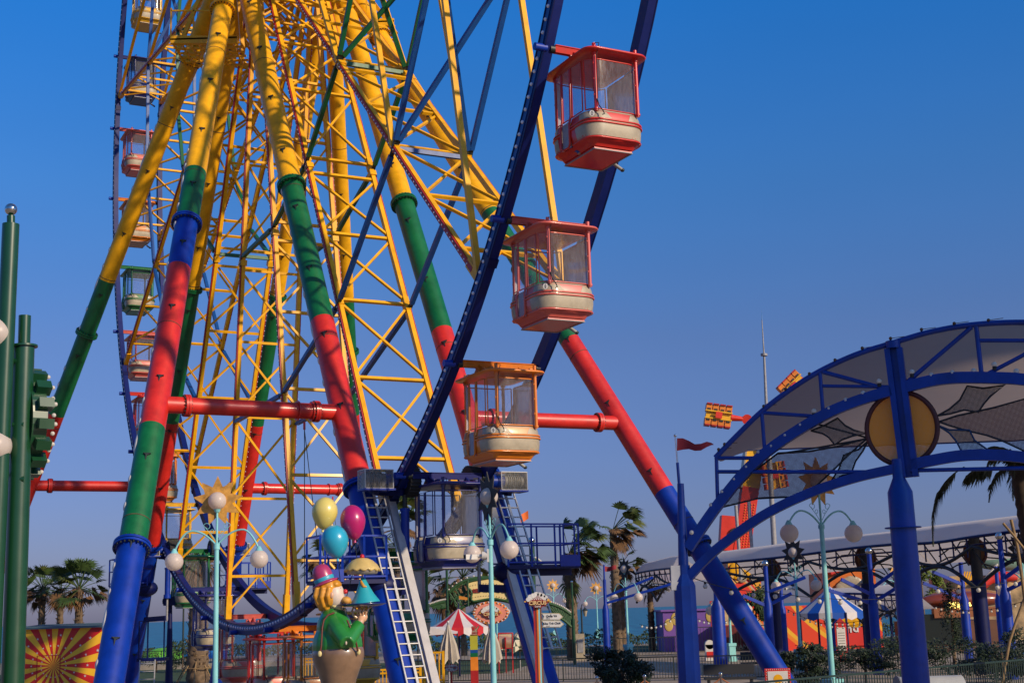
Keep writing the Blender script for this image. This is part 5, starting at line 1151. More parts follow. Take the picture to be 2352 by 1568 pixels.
b.build('lettering',bd)
b=MB()
for i in range(14):
    for yy in (462-28*math.sin(PI*i/13),600-26*math.sin(PI*i/13)): b.ell(Q6(660+i*30,yy,AY,-.37),.022,SUSP,6,4)
b.build('painted_dots',bd)
el_=lambda cx,cy,rx,ry,n=36:[(cx+rx*math.cos(2*PI*i/n),cy+ry*math.sin(2*PI*i/n)) for i in range(n)]
rs=empty('round_sign',(Q6(892,900,74).x,74,0)); tag(rs,'oval pink CIRCUS LAND sign with orange bulb rim under the arch','sign')
shape(el_(892,765,205,130),mat('orange_rim',(.75,.20,.02),.5,var=.05),'rim',rs,74,0,.2); shape(el_(892,765,178,108),mat('pink_panel',(.72,.25,.17),.5,var=.05),'panel',rs,74,-.04,.05)
for i in range(22): a=2*PI*i/22; b=MB(); b.ell(Q6(892+191*math.cos(a),765+119*math.sin(a),74,-.05),.05,BULB,8,6); b.build('bulb',rs)
b=MB(); t=Q6(892,640,74); b.cyl(V((t.x-1.2,74.1,t.z-.2)),V((t.x-1.2,74.1,t.z+1.2)),.04,DGRN2,n=6); b.cyl(V((t.x+1.2,74.1,t.z-.2)),V((t.x+1.2,74.1,t.z+1.2)),.04,DGRN2,n=6); b.build('hanger',rs)
MAR=mat('maroon_logo',(.22,.02,.012),.5,var=0); LGO=mat('logo_gold',(.72,.50,.22),.5,var=0); STY=mat('logo_star',(.75,.38,.03),.5,var=0)
def logo(par,cx,cy,w,Y,dy,u):
    """circus logo: cloud, striped tent, maroon shape, stars, words. u = q6 px per logo unit"""
    f=lambda pts:[(cx+a*u,cy+c*u) for a,c in pts]
    cl=[]
    for (a,c,r) in ((-95,-20,22),(-75,-45,24),(-45,-58,24),(-15,-70,26),(20,-66,26),(50,-55,26),(78,-38,24),(96,-12,20)):
        cl.append((a,c,r))
    b=MB()
    for a,c,r in cl: p=Q6(cx+a*u,cy+c*u,Y,dy); R_=r*u*.3513/1.7415*Y/F; b.cyl(p,p+V((0,.02+.0008*a,0)),R_,WHT,n=16)
    q=[Q6(*p,Y,dy-.004) for p in f([(-85,-20),(-60,-50),(60,-50),(90,-15),(60,10),(-60,10)])]; b.prism(q,WHT,V((0,.02,0))); b.build('cloud',par)
    for i in range(9):
        a0=-60+i*120/9; a1=a0+120/9; shape(f([(0,-62),(a0*.35,-42),(a0,-12),(a1,-12),(a1*.35,-42)]),MAR if i%2==0 else WHT,'tent_stripe',par,Y,dy-.015-.0006*i,.01)
    shape(f([(-125,-8),(-70,-12),(0,-18),(70,-12),(125,-8),(110,12),(80,30),(88,44),(50,50),(40,62),(0,66),(-40,62),(-50,50),(-88,44),(-80,30),(-110,12)]),MAR,'plaque',par,Y,dy-.03,.015)
    for sx_ in (-1,1):
        for (a,c,r) in ((108,-14,20),(128,2,12)): shape(f([(sx_*a+(r if i%2==0 else r*.45)*math.cos(PI/2+PI*i/5),c+(r if i%2==0 else r*.45)*math.sin(-PI/2-PI*i/5)) for i in range(10)]),STY,'star',par,Y,dy-.045,.012)
    S_=u*.3513/1.7415*Y/F; b=MB(); put_text(b,'CIRCUS',50*S_,LGO,Q6(cx,cy+16*u,Y,dy-.06),(1,0,0),(0,0,1),.006,bold=1.3*S_); put_text(b,'Land',30*S_,WHT,Q6(cx,cy+48*u,Y,dy-.06),(1,0,0),(0,0,1),.006,bold=.5*S_); b.build('lettering',par)
logo(rs,892,768,0,74,-.10,.95)
# signpost
GY=28.0
sp_=empty('signpost',(Q6(1440,1568,GY).x,GY,0)); tag(sp_,'striped signpost with CIRCUS LAND crest and two white arrow boards','signpost')
t0=Q6(1420,690,GY); base=V((Q6(1449,1568,GY).x,GY,0)); top=V((base.x,GY,t0.z))
for i,m_ in enumerate((REDT,mat('stripe_maroon',(.15,.02,.02),.5,var=0),ORG,TEAL,mat('stripe_brown',(.20,.07,.02),.5,var=0))):
    b=MB(); b.bar(base+V(((i-2)*.032,0,0)),top+V(((i-2)*.032,0,0)),.0315,.10+.002*i,m_,up=V((0,1,0))); b.build('stripe',sp_)
logo(sp_,1425,638,0,GY,-.08,1.13)
for tx_,yy,x1 in (('Quầy Vé',810,1715),('Khu Trò Chơi',893,1725)):
    a_=shape([(1462,yy-40),(x1-45,yy-40),(x1,yy+2),(x1-45,yy+40),(1470,yy+40),(1490,yy)],mat('sign_tan',(.42,.36,.22),.5,var=.05),'arrow_board',sp_,GY,-.06,.05)
    shape([(1478,yy-32),(x1-49,yy-32),(x1-14,yy+2),(x1-49,yy+32),(1484,yy+32),(1500,yy)],WHT,'face',a_,GY,-.072,.012)
    S_=.3513/1.7415*GY/F; b=MB(); put_text(b,tx_,33*S_,BLK,Q6((1490+x1-40)/2,yy-6,GY,-.078),(1,0,0),(0,0,1),.002,bold=.4*S_); put_text(b,'Tickets' if 'V' in tx_ else 'Games',15*S_,GALV,Q6(1545,yy+20,GY,-.078),(1,0,0),(0,0,1),.002); b.build('lettering',a_)
# exit sign
ex_=empty('exit_sign',(Q6(442,1568,41).x,41,0)); tag(ex_,'small white and red exit sign with an arrow, by the yellow fence','sign')
shape(el_(442,1393,80,46),RED,'rim',ex_,41,0,.06); shape([(442+64*math.copysign(abs(math.cos(t))**.5,math.cos(t)),1393+33*math.copysign(abs(math.sin(t))**.5,math.sin(t))) for t in [i*PI/14 for i in range(28)]],WHT,'face',ex_,41,-.012,.02)
S_=.3513/1.7415*41/F; b=MB(); put_text(b,'LỐI RA',26*S_,REDT,Q6(418,1385,41,-.016),(1,0,0),(0,0,1),.002,bold=.6*S_); put_text(b,'EXIT',13*S_,REDT,Q6(418,1410,41,-.016),(1,0,0),(0,0,1),.002); b.build('lettering',ex_)
b=MB(); e=Q6(482,1390,41,-.018); b.prism([e+V((22*S_*math.cos(i*PI/10),0,22*S_*math.sin(i*PI/10))) for i in range(20)],GALV,V((0,.002,0))); b.bar(e+V((-14*S_,-.006,0)),e+V((4*S_,-.006,0)),.004,9*S_,REDT); b.prism([e+V((0,-.006,12*S_)),e+V((15*S_,-.006,0)),e+V((0,-.006,-12*S_))],REDT,V((0,-.003,0))); b.build('arrow',ex_)
for i in range(20): a=2*PI*i/20; b=MB(); b.ell(Q6(442+73*math.cos(a),1393+40*math.sin(a),41,-.01),.012,BULB,6,4); b.build('bulb',ex_)
b=MB(); t=Q6(442,1440,41); b.cyl(V((t.x,41.03,0)),V((t.x,41.03,t.z)),.03,RED,n=8); b.build('post',ex_)
# small warning plate on the near railing
b=MB(); Pp=at(1785,1556,36.6); b.box(V((Pp.x,Pp.y-.1,Pp.z-.15)),(.66,.03,.8),RED); sg=b.build('notice_board'); tag(sg,'white notice with red bulb border and a yellow badge on the bottom railing','sign'); b=MB(); b.box(V((Pp.x,Pp.y-.12,Pp.z-.17)),(.52,.02,.70),WHT); b.build('face',sg); b=MB(); e=V((Pp.x,Pp.y-.135,Pp.z-.02)); b.prism([e+V((.12*math.cos(i*PI/10),0,.12*math.sin(i*PI/10))) for i in range(20)],YEL,V((0,.004,0))); b.build('badge',sg)
b=MB()
for i in range(12):
    for s in (-1,1): b.ell(V((Pp.x+s*.295,Pp.y-.118,Pp.z-.5+.065*i)),.014,BULB,6,4)
    b.ell(V((Pp.x-.29+.053*i,Pp.y-.118,Pp.z+.22)),.014,BULB,6,4)
b.build('bulb_row',sg)
# ------------------------------------------------------------------ tents, umbrellas, stand column
def tent(x,ya,yb,hw_,Y,ma,mb_,label,sides=8,val=.28,rot=.2,post=True,grp=None):
    a_=at(x,ya,Y); ev=at(x,yb,Y); Rr2=hw_*Y/F/.95; root=empty('tent',(a_.x,a_.y,0)); tag(root,label,'tent',grp)
    b=MB(); ring_=[V((a_.x+Rr2*math.cos(2*PI*(i/(2*sides))+rot),a_.y+Rr2*math.sin(2*PI*(i/(2*sides))+rot),ev.z)) for i in range(2*sides)]
    for i in range(2*sides):
        p,q=ring_[i],ring_[(i+1)%(2*sides)]; m_=ma if i%2 else mb_; mid=(p+q)/2
        pm_=p.lerp(a_,.5)-UP*.06; qm=q.lerp(a_,.5)-UP*.06
        b.add([a_,pm_,qm,p,q],[(0,1,2),(1,3,4,2)],m_); b.add([p,q,q-UP*val,mid-UP*(val*1.45),p-UP*val],[(0,1,2,3,4)],m_)
    b.build('canopy',root); b=MB(); b.cyl(a_,a_+UP*.25,.03,NAVY,n=6); b.build('finial',root)
    if post:
        for i in range(0,2*sides,2 if sides<6 else 4): b=MB(); b.cyl(V((ring_[i].x,ring_[i].y,0)),ring_[i],.06,NAVY,n=8); b.build('post',root)
    else: b=MB(); b.cyl(V((a_.x,a_.y,0)),a_,.05,NAVY,n=8); b.build('post',root)
    return root
RS=mat('tent_red',(.50,.012,.02),.6,var=.06); WS=mat('tent_white',(.60,.56,.54),.6,var=.06); BS=mat('tent_blue',(.0,.07,.38),.6,var=.06)
tent(1053,1396,1440,64,68,RS,WS,'red and white striped tent roof below the arch sign',post=False)
tent(1905,1345,1406,72,76,BS,WS,'blue and white striped tent behind the star lamp post',sides=8)
tent(2010,1360,1402,40,82,BS,WS,'second blue and white tent half hidden by the thick column',sides=8,rot=.5)
b=MB(); P=[Q6(60,1032,66),Q6(200,925,66),Q6(510,1002,66)]; b.add([P[0],P[1],P[2],P[0]+V((1.5,3,.2)),P[2]+V((0,2,.3))],[(0,2,1),(1,2,4,3)],WS); sh_=tag(b.build('shade_sail'),'white triangular shade sail left of the striped tent','shade sail')
b=MB(); 
for p in (P[0],P[2]): b.cyl(V((p.x,p.y,0)),p,.04,DRK,n=6)
b.build('post',sh_)
UM=mat('umbrella_cloth',(.44,.39,.32),.8,var=.12)
def umbrella(a,y0,y1,Y,label,m=UM,w=.36,grp='closed parasols'):
    t=Q6(a,y0,Y); z1=Q6(a,y1,Y).z; root=empty('parasol',(t.x,t.y,0)); tag(root,label,'parasol',grp); b=MB(); n=20; H=t.z-z1; vs=[]
    pf=[(0,0),(.06,.02),(.10,.12),(.2,.35),(.30,.6),(.36,.85),(.40,1.0)]
    for r,s in pf:
        for i in range(n): rr=r*w/.40*(1+.22*math.cos(i*PI)*min(1,s*2)); vs.append(V((t.x+rr*math.cos(2*PI*i/n),t.y+rr*math.sin(2*PI*i/n),t.z-H*s-(.1*(i%3) if s==1 else 0))))
    b.add(vs,[(j*n+i,(j+1)*n+i,(j+1)*n+(i+1)%n,j*n+(i+1)%n) for j in range(len(pf)-1) for i in range(n)],m,False); b.build('cloth',root)
    b=MB(); b.cyl(V((t.x,t.y,0)),t+UP*.08,.035,GALV,n=8); b.ell(t+UP*.1,.05,WHT,8,6); b.build('pole',root)
umbrella(405,900,1290,55,'closed cream parasol left of the multicoloured stand post',w=.36); umbrella(897,890,1290,56,'closed cream parasol behind the camera lamp post',w=.34)
CHK=bpy.data.materials.new('checked_cloth'); CHK.use_nodes=True; nt=CHK.node_tree; ck=nt.nodes.new('ShaderNodeTexChecker'); ck.inputs['Scale'].default_value=3.2; ck.inputs['Color1'].default_value=(.5,.45,.32,1); ck.inputs['Color2'].default_value=(.03,.06,.04,1); g=nt.nodes.new('ShaderNodeNewGeometry'); nt.links.new(g.outputs['Position'],ck.inputs['Vector']); nt.links.new(ck.outputs[0],nt.nodes['Principled BSDF'].inputs['Base Color'])
umbrella(1215,985,1175,72,'closed checked parasol beside the blue leg with the ladder',m=CHK,w=.95)
st_=empty('stand_post',(Q6(708,1500,50).x,50,0)); tag(st_,'post painted yellow, blue, green and orange with a cup shaped sign on top','stand post')
px_=Q6(708,1500,50).x
for y0,y1,m_ in ((1012,1185,mat('lime_yellow',(.42,.40,.03),.5,var=.05)),(1185,1222,BRB),(1222,1268,GRN),(1268,1420,ORG),(1420,1640,REDT)):
    z0,z1=max(0,Q6(708,y1,50).z),Q6(708,y0,50).z; b=MB(); b.box((px_,50,(z0+z1)/2),(.26,.26,z1-z0),m_); b.build('painted_block',st_)
cp=shape([(672,925),(720,915),(722,950),(755,905),(758,930),(735,968),(745,975),(742,1015),(680,1018),(682,970)],CREAM,'cup_sign',st_,50,-.15,.06,REDT,.012); shape([(680,930),(712,925),(710,965),(684,965)],REDT,'cup',cp,50,-.165,.01)
b=MB(); put_text(b,'juice',.14,REDT,Q6(712,990,50,-.16),(1,0,.06),(0,0,1),.003); b.build('lettering',cp)
# poster board
pb_=empty('poster_board',(Q6(1058,1250,70).x,70,0)); tag(pb_,'landscape poster board on a red frame behind the camera lamp post','poster board')
PO=bpy.data.materials.new('poster_print'); PO.use_nodes=True; nt=PO.node_tree; g=nt.nodes.new('ShaderNodeNewGeometry'); n1=nt.nodes.new('ShaderNodeTexNoise'); n1.inputs['Scale'].default_value=2.5; n1.inputs['Detail'].default_value=8; sz=nt.nodes.new('ShaderNodeSeparateXYZ'); nt.links.new(g.outputs['Position'],sz.inputs[0]); nt.links.new(g.outputs['Position'],n1.inputs['Vector'])
mr=nt.nodes.new('ShaderNodeMapRange'); zz0,zz1=Q6(0,1170,70).z,Q6(0,1000,70).z; mr.inputs['From Min'].default_value=zz0; mr.inputs['From Max'].default_value=zz1; nt.links.new(sz.outputs[2],mr.inputs['Value']); ad=nt.nodes.new('ShaderNodeMath'); ad.operation='ADD'; mu=nt.nodes.new('ShaderNodeMath'); mu.operation='MULTIPLY_ADD'; mu.inputs[1].default_value=.5; mu.inputs[2].default_value=-.25; nt.links.new(n1.outputs['Fac'],mu.inputs[0]); nt.links.new(mr.outputs[0],ad.inputs[0]); nt.links.new(mu.outputs[0],ad.inputs[1])
r=nt.nodes.new('ShaderNodeValToRGB'); e=r.color_ramp.elements; e[0].color=(.25,.13,.06,1); e[1].color=(.05,.18,.42,1); x=e.new(.35); x.color=(.4,.3,.22,1); x=e.new(.55); x.color=(.35,.2,.2,1); x=e.new(.68); x.color=(.6,.45,.25,1); x=e.new(.85); x.color=(.45,.45,.5,1); nt.links.new(ad.outputs[0],r.inputs['Fac']); nt.links.new(r.outputs[0],nt.nodes['Principled BSDF'].inputs['Base Color'])
shape([(975,1002),(1140,998),(1140,1168),(975,1172)],PO,'poster',pb_,70,0,.06,REDT,.04); b=MB()
for x in (980,1058,1138): t=Q6(x,1045 if x==1058 else 1170,70,-.05); b.bar(V((t.x,t.y,0)),t,.14 if x==1058 else .06,.06,REDT)
b.build('frame_leg',pb_)
# service box by the sea, orange flag
b=MB(); t=Q6(1895,1005,84); b.box((t.x,84,t.z/2),(.62,.5,t.z),CREAM); bx_=tag(b.build('service_box'),'cream service cabinet with a dark door beside the green arch post','cabinet'); b=MB(); b.box((t.x+.05,83.73,t.z*.55),(.34,.04,t.z*.5),GALV); b.build('door',bx_)
b=MB(); vs=[]; 
for i in range(6): vs+=[at(1213-i*3.6,1172+i*2.0,78),at(1214-i*3.6,1190+i*2.4-(i>3)*2,78+.06*math.sin(i))]
b.add(vs,[(2*i,2*i+2,2*i+3,2*i+1) for i in range(5)],mat('orange_flag',(.8,.16,.02),.6,var=.05),True); tag(b.build('flag'),'small orange flag on the tall green arch post','flag')
b=MB(); vs=[]
for i in range(5): vs+=[Q6(528+i*28,572+i*6,77),Q6(530+i*28,612+i*3-(i==4)*6,77)]
b.add(vs,[(2*i,2*i+2,2*i+3,2*i+1) for i in range(4)],mat('amber_flag',(.6,.22,.02),.6,var=.05),True); tag(b.build('flag'),'small amber pennant in the left scrollwork of the arch','flag')
# ------------------------------------------------------------------ colourful buildings at right
def swirl(name,cols,scale=.5,dist=4,ph=0):
    m=bpy.data.materials.new(name); m.use_nodes=True; nt=m.node_tree; g=nt.nodes.new('ShaderNodeNewGeometry'); w_=nt.nodes.new('ShaderNodeTexWave'); w_.bands_direction='DIAGONAL'; w_.inputs['Scale'].default_value=scale; w_.inputs['Distortion'].default_value=dist; w_.inputs['Detail'].default_value=2; w_.inputs['Detail Scale'].default_value=.35; w_.inputs['Phase Offset'].default_value=ph
    r=nt.nodes.new('ShaderNodeValToRGB'); r.color_ramp.interpolation='CONSTANT'; e=r.color_ramp.elements; e[0].color=(*cols[0],1); e[1].color=(*cols[1],1); e[1].position=1/len(cols)
    for i,c in enumerate(cols[2:]): x=e.new((i+2)/len(cols)); x.color=(*c,1)
    nt.links.new(g.outputs['Position'],w_.inputs['Vector']); nt.links.new(w_.outputs['Fac'],r.inputs['Fac']); nt.links.new(r.outputs['Color'],nt.nodes['Principled BSDF'].inputs['Base Color']); nt.nodes['Principled BSDF'].inputs['Roughness'].default_value=.55
    return m
FLAME=swirl('flame_mural',[(.72,.04,.01),(.78,.22,.01),(.80,.42,.02),(.70,.05,.01)],.18,5)
MUR=swirl('circus_mural',[(.70,.03,.01),(.74,.2,.02),(.55,.40,.25),(.60,.02,.02),(.75,.35,.02)],.25,7,2)
PUR=mat('purple_wall',(.16,.07,.34),.6,var=.08,scale=1); DREDW=mat('dark_red_wall',(.16,.012,.012),.6,var=.12); BRN=mat('brown_wall',(.13,.045,.018),.6,var=.2,scale=1); RREDW=mat('red_wall',(.62,.025,.015),.5,var=.08,scale=1)
def block(x0,y0,x1,Y,dep,m,name,label,cat='building',grp=None,y1=None):
    P=at(x0,y0,Y);Q=at(x1,y0,Y); z0=0 if y1 is None else at(x0,y1,Y).z; z1=at((x0+x1)/2,y0,Y).z; root=empty(name,((P.x+Q.x)/2,Y,z0)); tag(root,label,cat,grp)
    b=MB(); b.box(((P.x+Q.x)/2,Y+dep/2,(z0+z1)/2),(Q.x-P.x,dep,z1-z0),m); b.build('wall',root); return root,P,Q,z1
r1,P,Q,z1=block(1522,1402,1660,95,5,PUR,'building','purple building with small yellow dots by the sea')
b=MB(); 
for (a,c) in ((310,990),(795,1082),(375,930),(560,1150),(720,900),(840,1000)): p=at(*q7(a,c),95); b.ell(V((p.x,94.98,p.z)),(.3,.03,.42),mat('pale_yellow_dot',(.5,.36,.10),.6,var=0),14,8)
b.build('painted_dots',r1)
b=MB(); b.box(((P.x+Q.x)/2,97.5,z1+.06),(Q.x-P.x+.3,5.3,.12),PUR); b.build('parapet',r1)
r2,P,Q,z1=block(1660,1425,1722,93,4,DREDW,'building','dark red kiosk wall behind the leaning blue leg')
b=MB(); e=at(1698,1490,92.6); b.box(e,(2.0,.1,.75),DREDW); sg=b.build('name_board',r2); b=MB(); put_text(b,'VIETNAMESE',.42,CREAM,e+V((0,-.07,.14)),(1,0,0),(0,0,1),.01,bold=.004); put_text(b,'COFFEE',.34,CREAM,e+V((0,-.07,-.22)),(1,0,0),(0,0,1),.01,font_shear=.2); b.build('lettering',sg)
b=MB(); p=at(1662,1408,92); b.box(p,(1.6,.12,1.5),mat('cream_poster',(.62,.42,.20),.6,var=.3,scale=3)); b.box(p+V((0,-.01,.0)),(1.75,.08,1.65),REDT); b.build('poster',r2)
r3,P,Q,z1=block(1672,1290,1745,100,5,MUR,'building','tall orange and red mural facade behind the blue leaning leg')
b=MB()
for k in range(4): p=at(1690+k*14,1310+8*(k%2),99.8); b.ell(V((p.x,99.9,p.z)),(.45,.08,.6),CREAM if k%2 else YEL,14,8)
b.build('relief',r3)
r4,P,Q,z1=block(1800,1388,2022,90,6,FLAME,'building','long wall painted with red and orange flames and the word land')
xl=at(1905,1430,89.9); xr=at(2020,1480,89.9); b=MB(); b.box(((xl.x+xr.x)/2,89.93,(xl.z+xr.z)/2+.3),(xr.x-xl.x,.12,xl.z-xr.z+.6),RREDW); pn=b.build('red_panel',r4)
b=MB(); 
for ch_c,a,c,sz_ in (('l',92,1062,1.5),('a',150,1066,1.5),('n',222,1064,1.5),('d',284,1060,1.5)): p=at(*q8(a,c),89.8); put_text(b,ch_c,.78,WHT,V((p.x,89.84,p.z)),(1,0,0),(0,0,1),.03,bold=.02)
b.build('lettering',pn)
b=MB()
for i in range(7): p=at(*q8(110+i*42,975+9*math.sin(i*2)),89.7); b.ell(V((p.x,89.8,p.z)),(.55,.08,.5),YEL,14,8)
b.build('yellow_scallop',pn)
r5,P,Q,z1=block(1893,1285,2008,104,6,mat('orange_facade',(.72,.17,.012),.5,var=.25,scale=.5),'building','high orange circus facade with red stripes above the striped blue tent')
b=MB()
for (a,c,a2,c2,w_) in ((60,560,330,440,1.6),(100,470,280,390,1.0),(380,640,470,560,1.8)): b.bar(V((at(*q8(a,c),103).x,103.9,at(*q8(a,c),104).z)),V((at(*q8(a2,c2),103).x,103.9,at(*q8(a2,c2),104).z)),w_,.2,RREDW,up=V((1,0,0)))
b.build('red_stripe',r5); b=MB()
for i in range(8): p=at(*q8(160+i*26,690-60*math.sin(PI*i/7)),103.7); b.ell(V((p.x,103.8,p.z)),(.5,.1,.42),CREAM,12,8)
b.build('cream_scallop',r5)
r6,P,Q,z1=block(2118,1425,2300,80,6,BRN,'snack_stand','brown snack stand with a big hot dog on its roof and yellow bulb letters',cat='stand')
b=MB(); e=at(*q8(1360,800),79); b.ell(V((e.x,81,e.z)),(2.5,.7,.5),mat('sausage',(.20,.035,.012),.4,coat=.4),24,14); b.ell(V((e.x+.3,81.6,e.z+.12)),(2.2,.8,.55),mat('bun_brown',(.30,.12,.03),.5,var=.15),24,14); b.build('hot_dog',r6)
b=MB(); p0=at(*q8(1000,880),79.8); p1=at(*q8(1600,950),79.8); b.box(((p0.x+p1.x)/2,79.9,(p0.z+p1.z)/2),(p1.x-p0.x,.3,p0.z-p1.z),mat('counter_brown',(.26,.08,.02),.5)); b.build('fascia',r6)
b=MB(); random.seed(4)
BE=mat('yellow_lit_bulb',(.8,.6,.1),.4,var=0,emit=(1,.75,.2,1.6))
for i in range(64):
    g_=i//13; p=at(*q8(1130+g_*46+random.uniform(0,34),820+random.uniform(0,64)),79.5); b.ell(V((p.x,79.6,p.z)),.055,BE,6,4)
o=b.build('bulb_letters',r6)
b=MB(); b.box((at(*q8(1150,1100),79).x,79.96,at(*q8(1150,1070),79).z),(2.6,.1,1.7),mat('dark_window',(.015,.02,.018),.2,var=0)); b.build('serving_window',r6)
r7,P,Q,z1=block(2180,1320,2370,98,5,mat('cream_red_facade',(.50,.34,.16),.6,var=.5,scale=.8),'building','cream and red building with a bulb lined gable behind the right columns')
b=MB(); g0=at(*q8(1450,660),97.5); g1=at(*q8(1570,520),97.5); b.bar(g0,g1,.5,.3,RREDW)
b.path([at(*q8(1420,690),97.4),at(*q8(1520,610),97.4),at(*q8(1640,580),97.4),at(*q8(1760,600),97.4)],.35,RREDW,8); b.build('gable',r7)
for i in range(14):
    b=MB(); b.ell(g0.lerp(g1,i/13)+V((0,-.4,.3)),.09,BULB,8,6); b.build('bulb',r7)
b=MB()
for i in range(5):
    b.bar(at(*q8(1250+i*24,660),97.2),at(*q8(1290+i*24,540),97.2),.1,.1,YEL); b.bar(at(*q8(1340-i*20,660),97.1),at(*q8(1260-i*2,560),97.1),.08,.08,YEL)
b.build('lattice',r7)
b=MB(); p=at(*q8(1690,330),97); b.ell(V((p.x,98,p.z)),(3,1,1.5),mat('mint_roof',(.25,.45,.35),.6),20,12); b.build('dome',r7)
mb_=empty('menu_board',(at(1932,1500,72).x,72,0)); tag(mb_,'red menu board with a white price sheet in front of the flame wall','menu board')
p=at(1932,1464,72); b=MB(); b.box((p.x,72,p.z),(.58,.12,1.45),RED); b.prism([V((p.x-.29,71.94,p.z+.72)),V((p.x,71.94,p.z+1.0)),V((p.x+.29,71.94,p.z+.72))],REDT,V((0,.12,0))); b.box((p.x,72,(p.z-.7)/2),(.3,.1,max(.1,p.z-.7)),RED); b.build('frame',mb_)
b=MB(); b.box((p.x,71.93,p.z-.05),(.44,.02,1.15),WHT); sh2=b.build('sheet',mb_)
for i in range(6): b=MB(); b.box((p.x,71.915,p.z+.25-.13*i),(.34,.01,.02),BLK); b.build('printed_row',sh2)
pb2=empty('post_box',(at(1687,1500,78).x,78,0)); tag(pb2,'white rounded post box with red trim beside the leaning blue leg','post box'); t=at(*q7(713,1165),78); b=MB(); b.box((t.x,78,t.z*.45),(.5,.4,t.z*.9),WHT); b.cyl((t.x,77.8,t.z*.9),(t.x,78.2,t.z*.9),.25,WHT,n=20); b.build('box',pb2); b=MB(); b.box((t.x,77.78,t.z*.35),(.4,.03,.3),RED); b.build('red_trim',pb2)
for x,y,Y,w_,h_,lb in ((1745,1482,62,1.7,.5,'dark bench shaped box in the plaza beside the leaning leg'),(1675,1525,50,1.8,.35,'low dark bench behind the bottom railing, right of the blue column')):
    b=MB(); p=at(x,y,Y); b.box((p.x,Y,.45),(w_,.5,.08),FRK); b.box((p.x,Y+.2,.75),(w_,.06,.35),FRK)
    for s in (-1,1): b.box((p.x+s*w_*.42,Y,.22),(.06,.45,.4),FRK)
    tag(b.build('bench'),lb,'bench')
# barrier posts with rope
for x,lb in ((1370,'brass rope barrier post left of the round dark shrub'),(1480,'brass rope barrier post right of the ladder leg base'),(1655,'brass rope barrier post beside the left pavilion column')):
    p=at(x,1545,41); t=at(x,1530,41); b=MB(); b.cyl((p.x,41,0),(p.x,41,1.0),.03,CHR,n=10); b.cyl((p.x,41,0),(p.x,41,.03),.16,CHR,n=16); b.ell((p.x,41,1.03),.06,CHR,12,8); o=b.build('rope_post'); tag(o,lb,'barrier post','brass rope posts behind the railing'); b=MB(); b.path([V((p.x+.7*s_,41,.92-.28*(1-(abs(s_)-1)**2))) for s_ in [i/6-1 for i in range(13)]],.02,mat('rope_orange',(.35,.12,.05),.8,var=0),5); b.build('rope',o)
dr_=at(2140,1560,33); b=MB(); b.cyl(V((dr_.x-.75,33.2,.80)),V((dr_.x+.75,33.2,.80)),.42,mat('white_drum',(.45,.46,.45),.4,var=.1),n=28); b.cyl(V((dr_.x-.77,33.2,.80)),V((dr_.x-.74,33.2,.80)),.45,GALV,n=28)
for s in (-1,1): b.box((dr_.x+s*.5,33.2,.3),(.1,.5,.6),GALV)
tag(b.build('white_tank'),'white horizontal drum at the foot of the thick pavilion column','tank')
# bamboo stakes at right edge
b=MB(); a0,a1=at(*q8(1600,1640),46),at(*q8(1840,780),46); a0.z=0
b.path([V((at(*q8(1610,1540),46).x,46,0)),at(*q8(1700,1180),46),at(*q8(1760,1000),46),at(*q8(1840,780),46)],.05,BAM,7); tag(b.build('bamboo_stake'),'leaning bamboo stake at the lower right edge','stake')
b=MB(); b.path([at(*q8(1640,95),39),at(*q8(1730,200),39),at(*q8(1833,330),39)],.035,BAM,6); b.path([at(*q8(1714,62),39.2),at(*q8(1775,330),39.2),at(*q8(1815,600),39.2),V((at(*q8(1830,900),39).x+.2,39.2,0))],.045,BAM,6); tag(b.build('bamboo_stake'),'two crossed bamboo stakes in front of the white canopy at the right edge','stake')
# string lights
def string(P,Q,n,sag,lab,br=.045,k=16):
    root=empty('string_lights',(P.x,P.y,P.z)); tag(root,lab,'string lights','festoon lights')
    f=lambda t:P.lerp(Q,t)-UP*(sag*4*t*(1-t)); b=MB(); b.path([f(i/k) for i in range(k+1)],.012,BLK,4); b.build('wire',root)
    for i in range(n):
        e=f((i+.5)/n); b=MB(); b.ell(e-UP*.1,br,BULB,8,6); q_=b.build('bulb',root); b=MB(); b.cyl(e,e-UP*.07,.03,BLK,n=6); b.build('socket',q_)
string(at(*z8(110,850),32),at(*z8(600,945),40),3,.10,'light string from the left pavilion column to the leaning blue leg',.06)
string(at(*z8(600,945),40),at(*z8(1560,985),46),7,.15,'light string crossing the star lamp post and the striped blue tent',.07)
string(at(*z8(1700,920),40),at(*z8(2352,860),44),5,.12,'light string right of the thick column',.07)
string(at(*z8(750,1060),70),at(*z8(1560,1040),66),22,.9,'low drooping light string in front of the flame wall',.055)
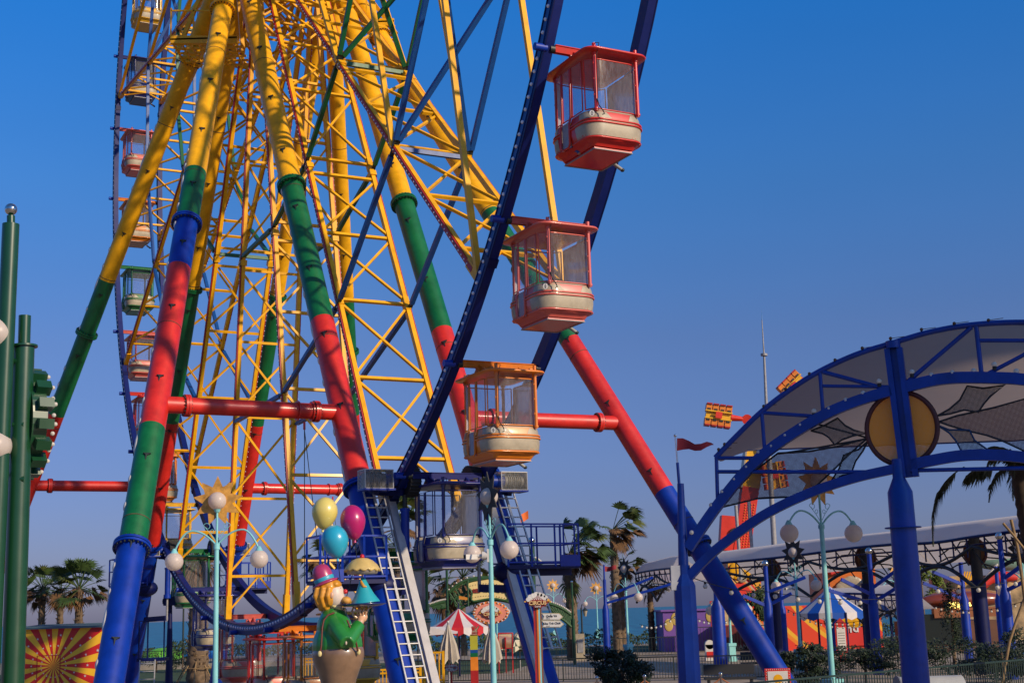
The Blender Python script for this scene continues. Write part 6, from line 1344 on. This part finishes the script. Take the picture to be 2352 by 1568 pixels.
string(at(*z8(1740,1040),62),at(*z8(2352,1010),56),16,.3,'light string above the snack stand',.05)
string(at(*q7(20,980),84),at(*q7(395,880),80),8,.35,'small light string over the sea left of the blue column',.07)
string(at(*q7(590,925),82),at(*q7(900,945),84),7,.15,'small light string in front of the purple building',.07)
string(at(*z8(1000,1130),69),at(*z8(1560,960),60),14,.6,'second light string over the striped blue tent',.05)
# beach shades beyond the left railing
for x,y,c_,lb in ((377,1507,(.12,.42,.03),'lime green beach shade beyond the left sea railing'),(447,1500,(.02,.2,.55),'blue beach shade beyond the left sea railing'),(488,1504,(.02,.22,.55),'right blue beach shade, near the propped palm')):
    p=at(x,y,104); b=MB(); w_=1.8 if x<400 else .9; b.lathe([(w_,-.2),(w_*.8,.35),(w_*.3,.62),(0,.66)],p,mat('shade_'+lb[:4],c_,.6,var=.1),14); b.cyl(V((p.x,p.y,0)),p+UP*.6,.03,GALV,n=6); tag(b.build('beach_shade'),lb,'beach shade','beach shades')

# ------------------------------------------------------------------ unseen tower block, added outside the frame to cast shade over the pavilion
EWALL=mat('rendered_wall',(.35,.30,.24),.8); ES=V((math.cos(SAZ),math.sin(SAZ),0)); ET=V((math.sin(SAZ),-math.cos(SAZ),0))
for s0,s1,H,lb in ((26.9,31.3,32.5,'unseen tall narrow tower block added to shade the pavilion'),):
    c=ES*((s0+s1)/2)+ET*41; root=empty('building',(c.x,c.y,0)); tag(root,lb,'building')
    Rz=Matrix.Rotation(math.atan2(ES.y,ES.x),3,'Z'); b=MB(); b.box(c+UP*(H/2),(s1-s0,12,H),EWALL,R=Rz); b.box(c+UP*(H+.15),(s1-s0-.01,12.6,.3),CONC,R=Rz); b.build('wall',root)
    n=max(1,int((s1-s0)/3))
    for k in range(n):
        for j in range(int(H/3.3)):
            b=MB(); q=c+Rz@V(((k+.5)*(s1-s0)/n-(s1-s0)/2,6.01,1.8+j*3.3)); b.box(q,(1.4,.06,1.5),mat('shade_tower_glass',(.02,.03,.04),.1,var=0),R=Rz); b.build('window',root)
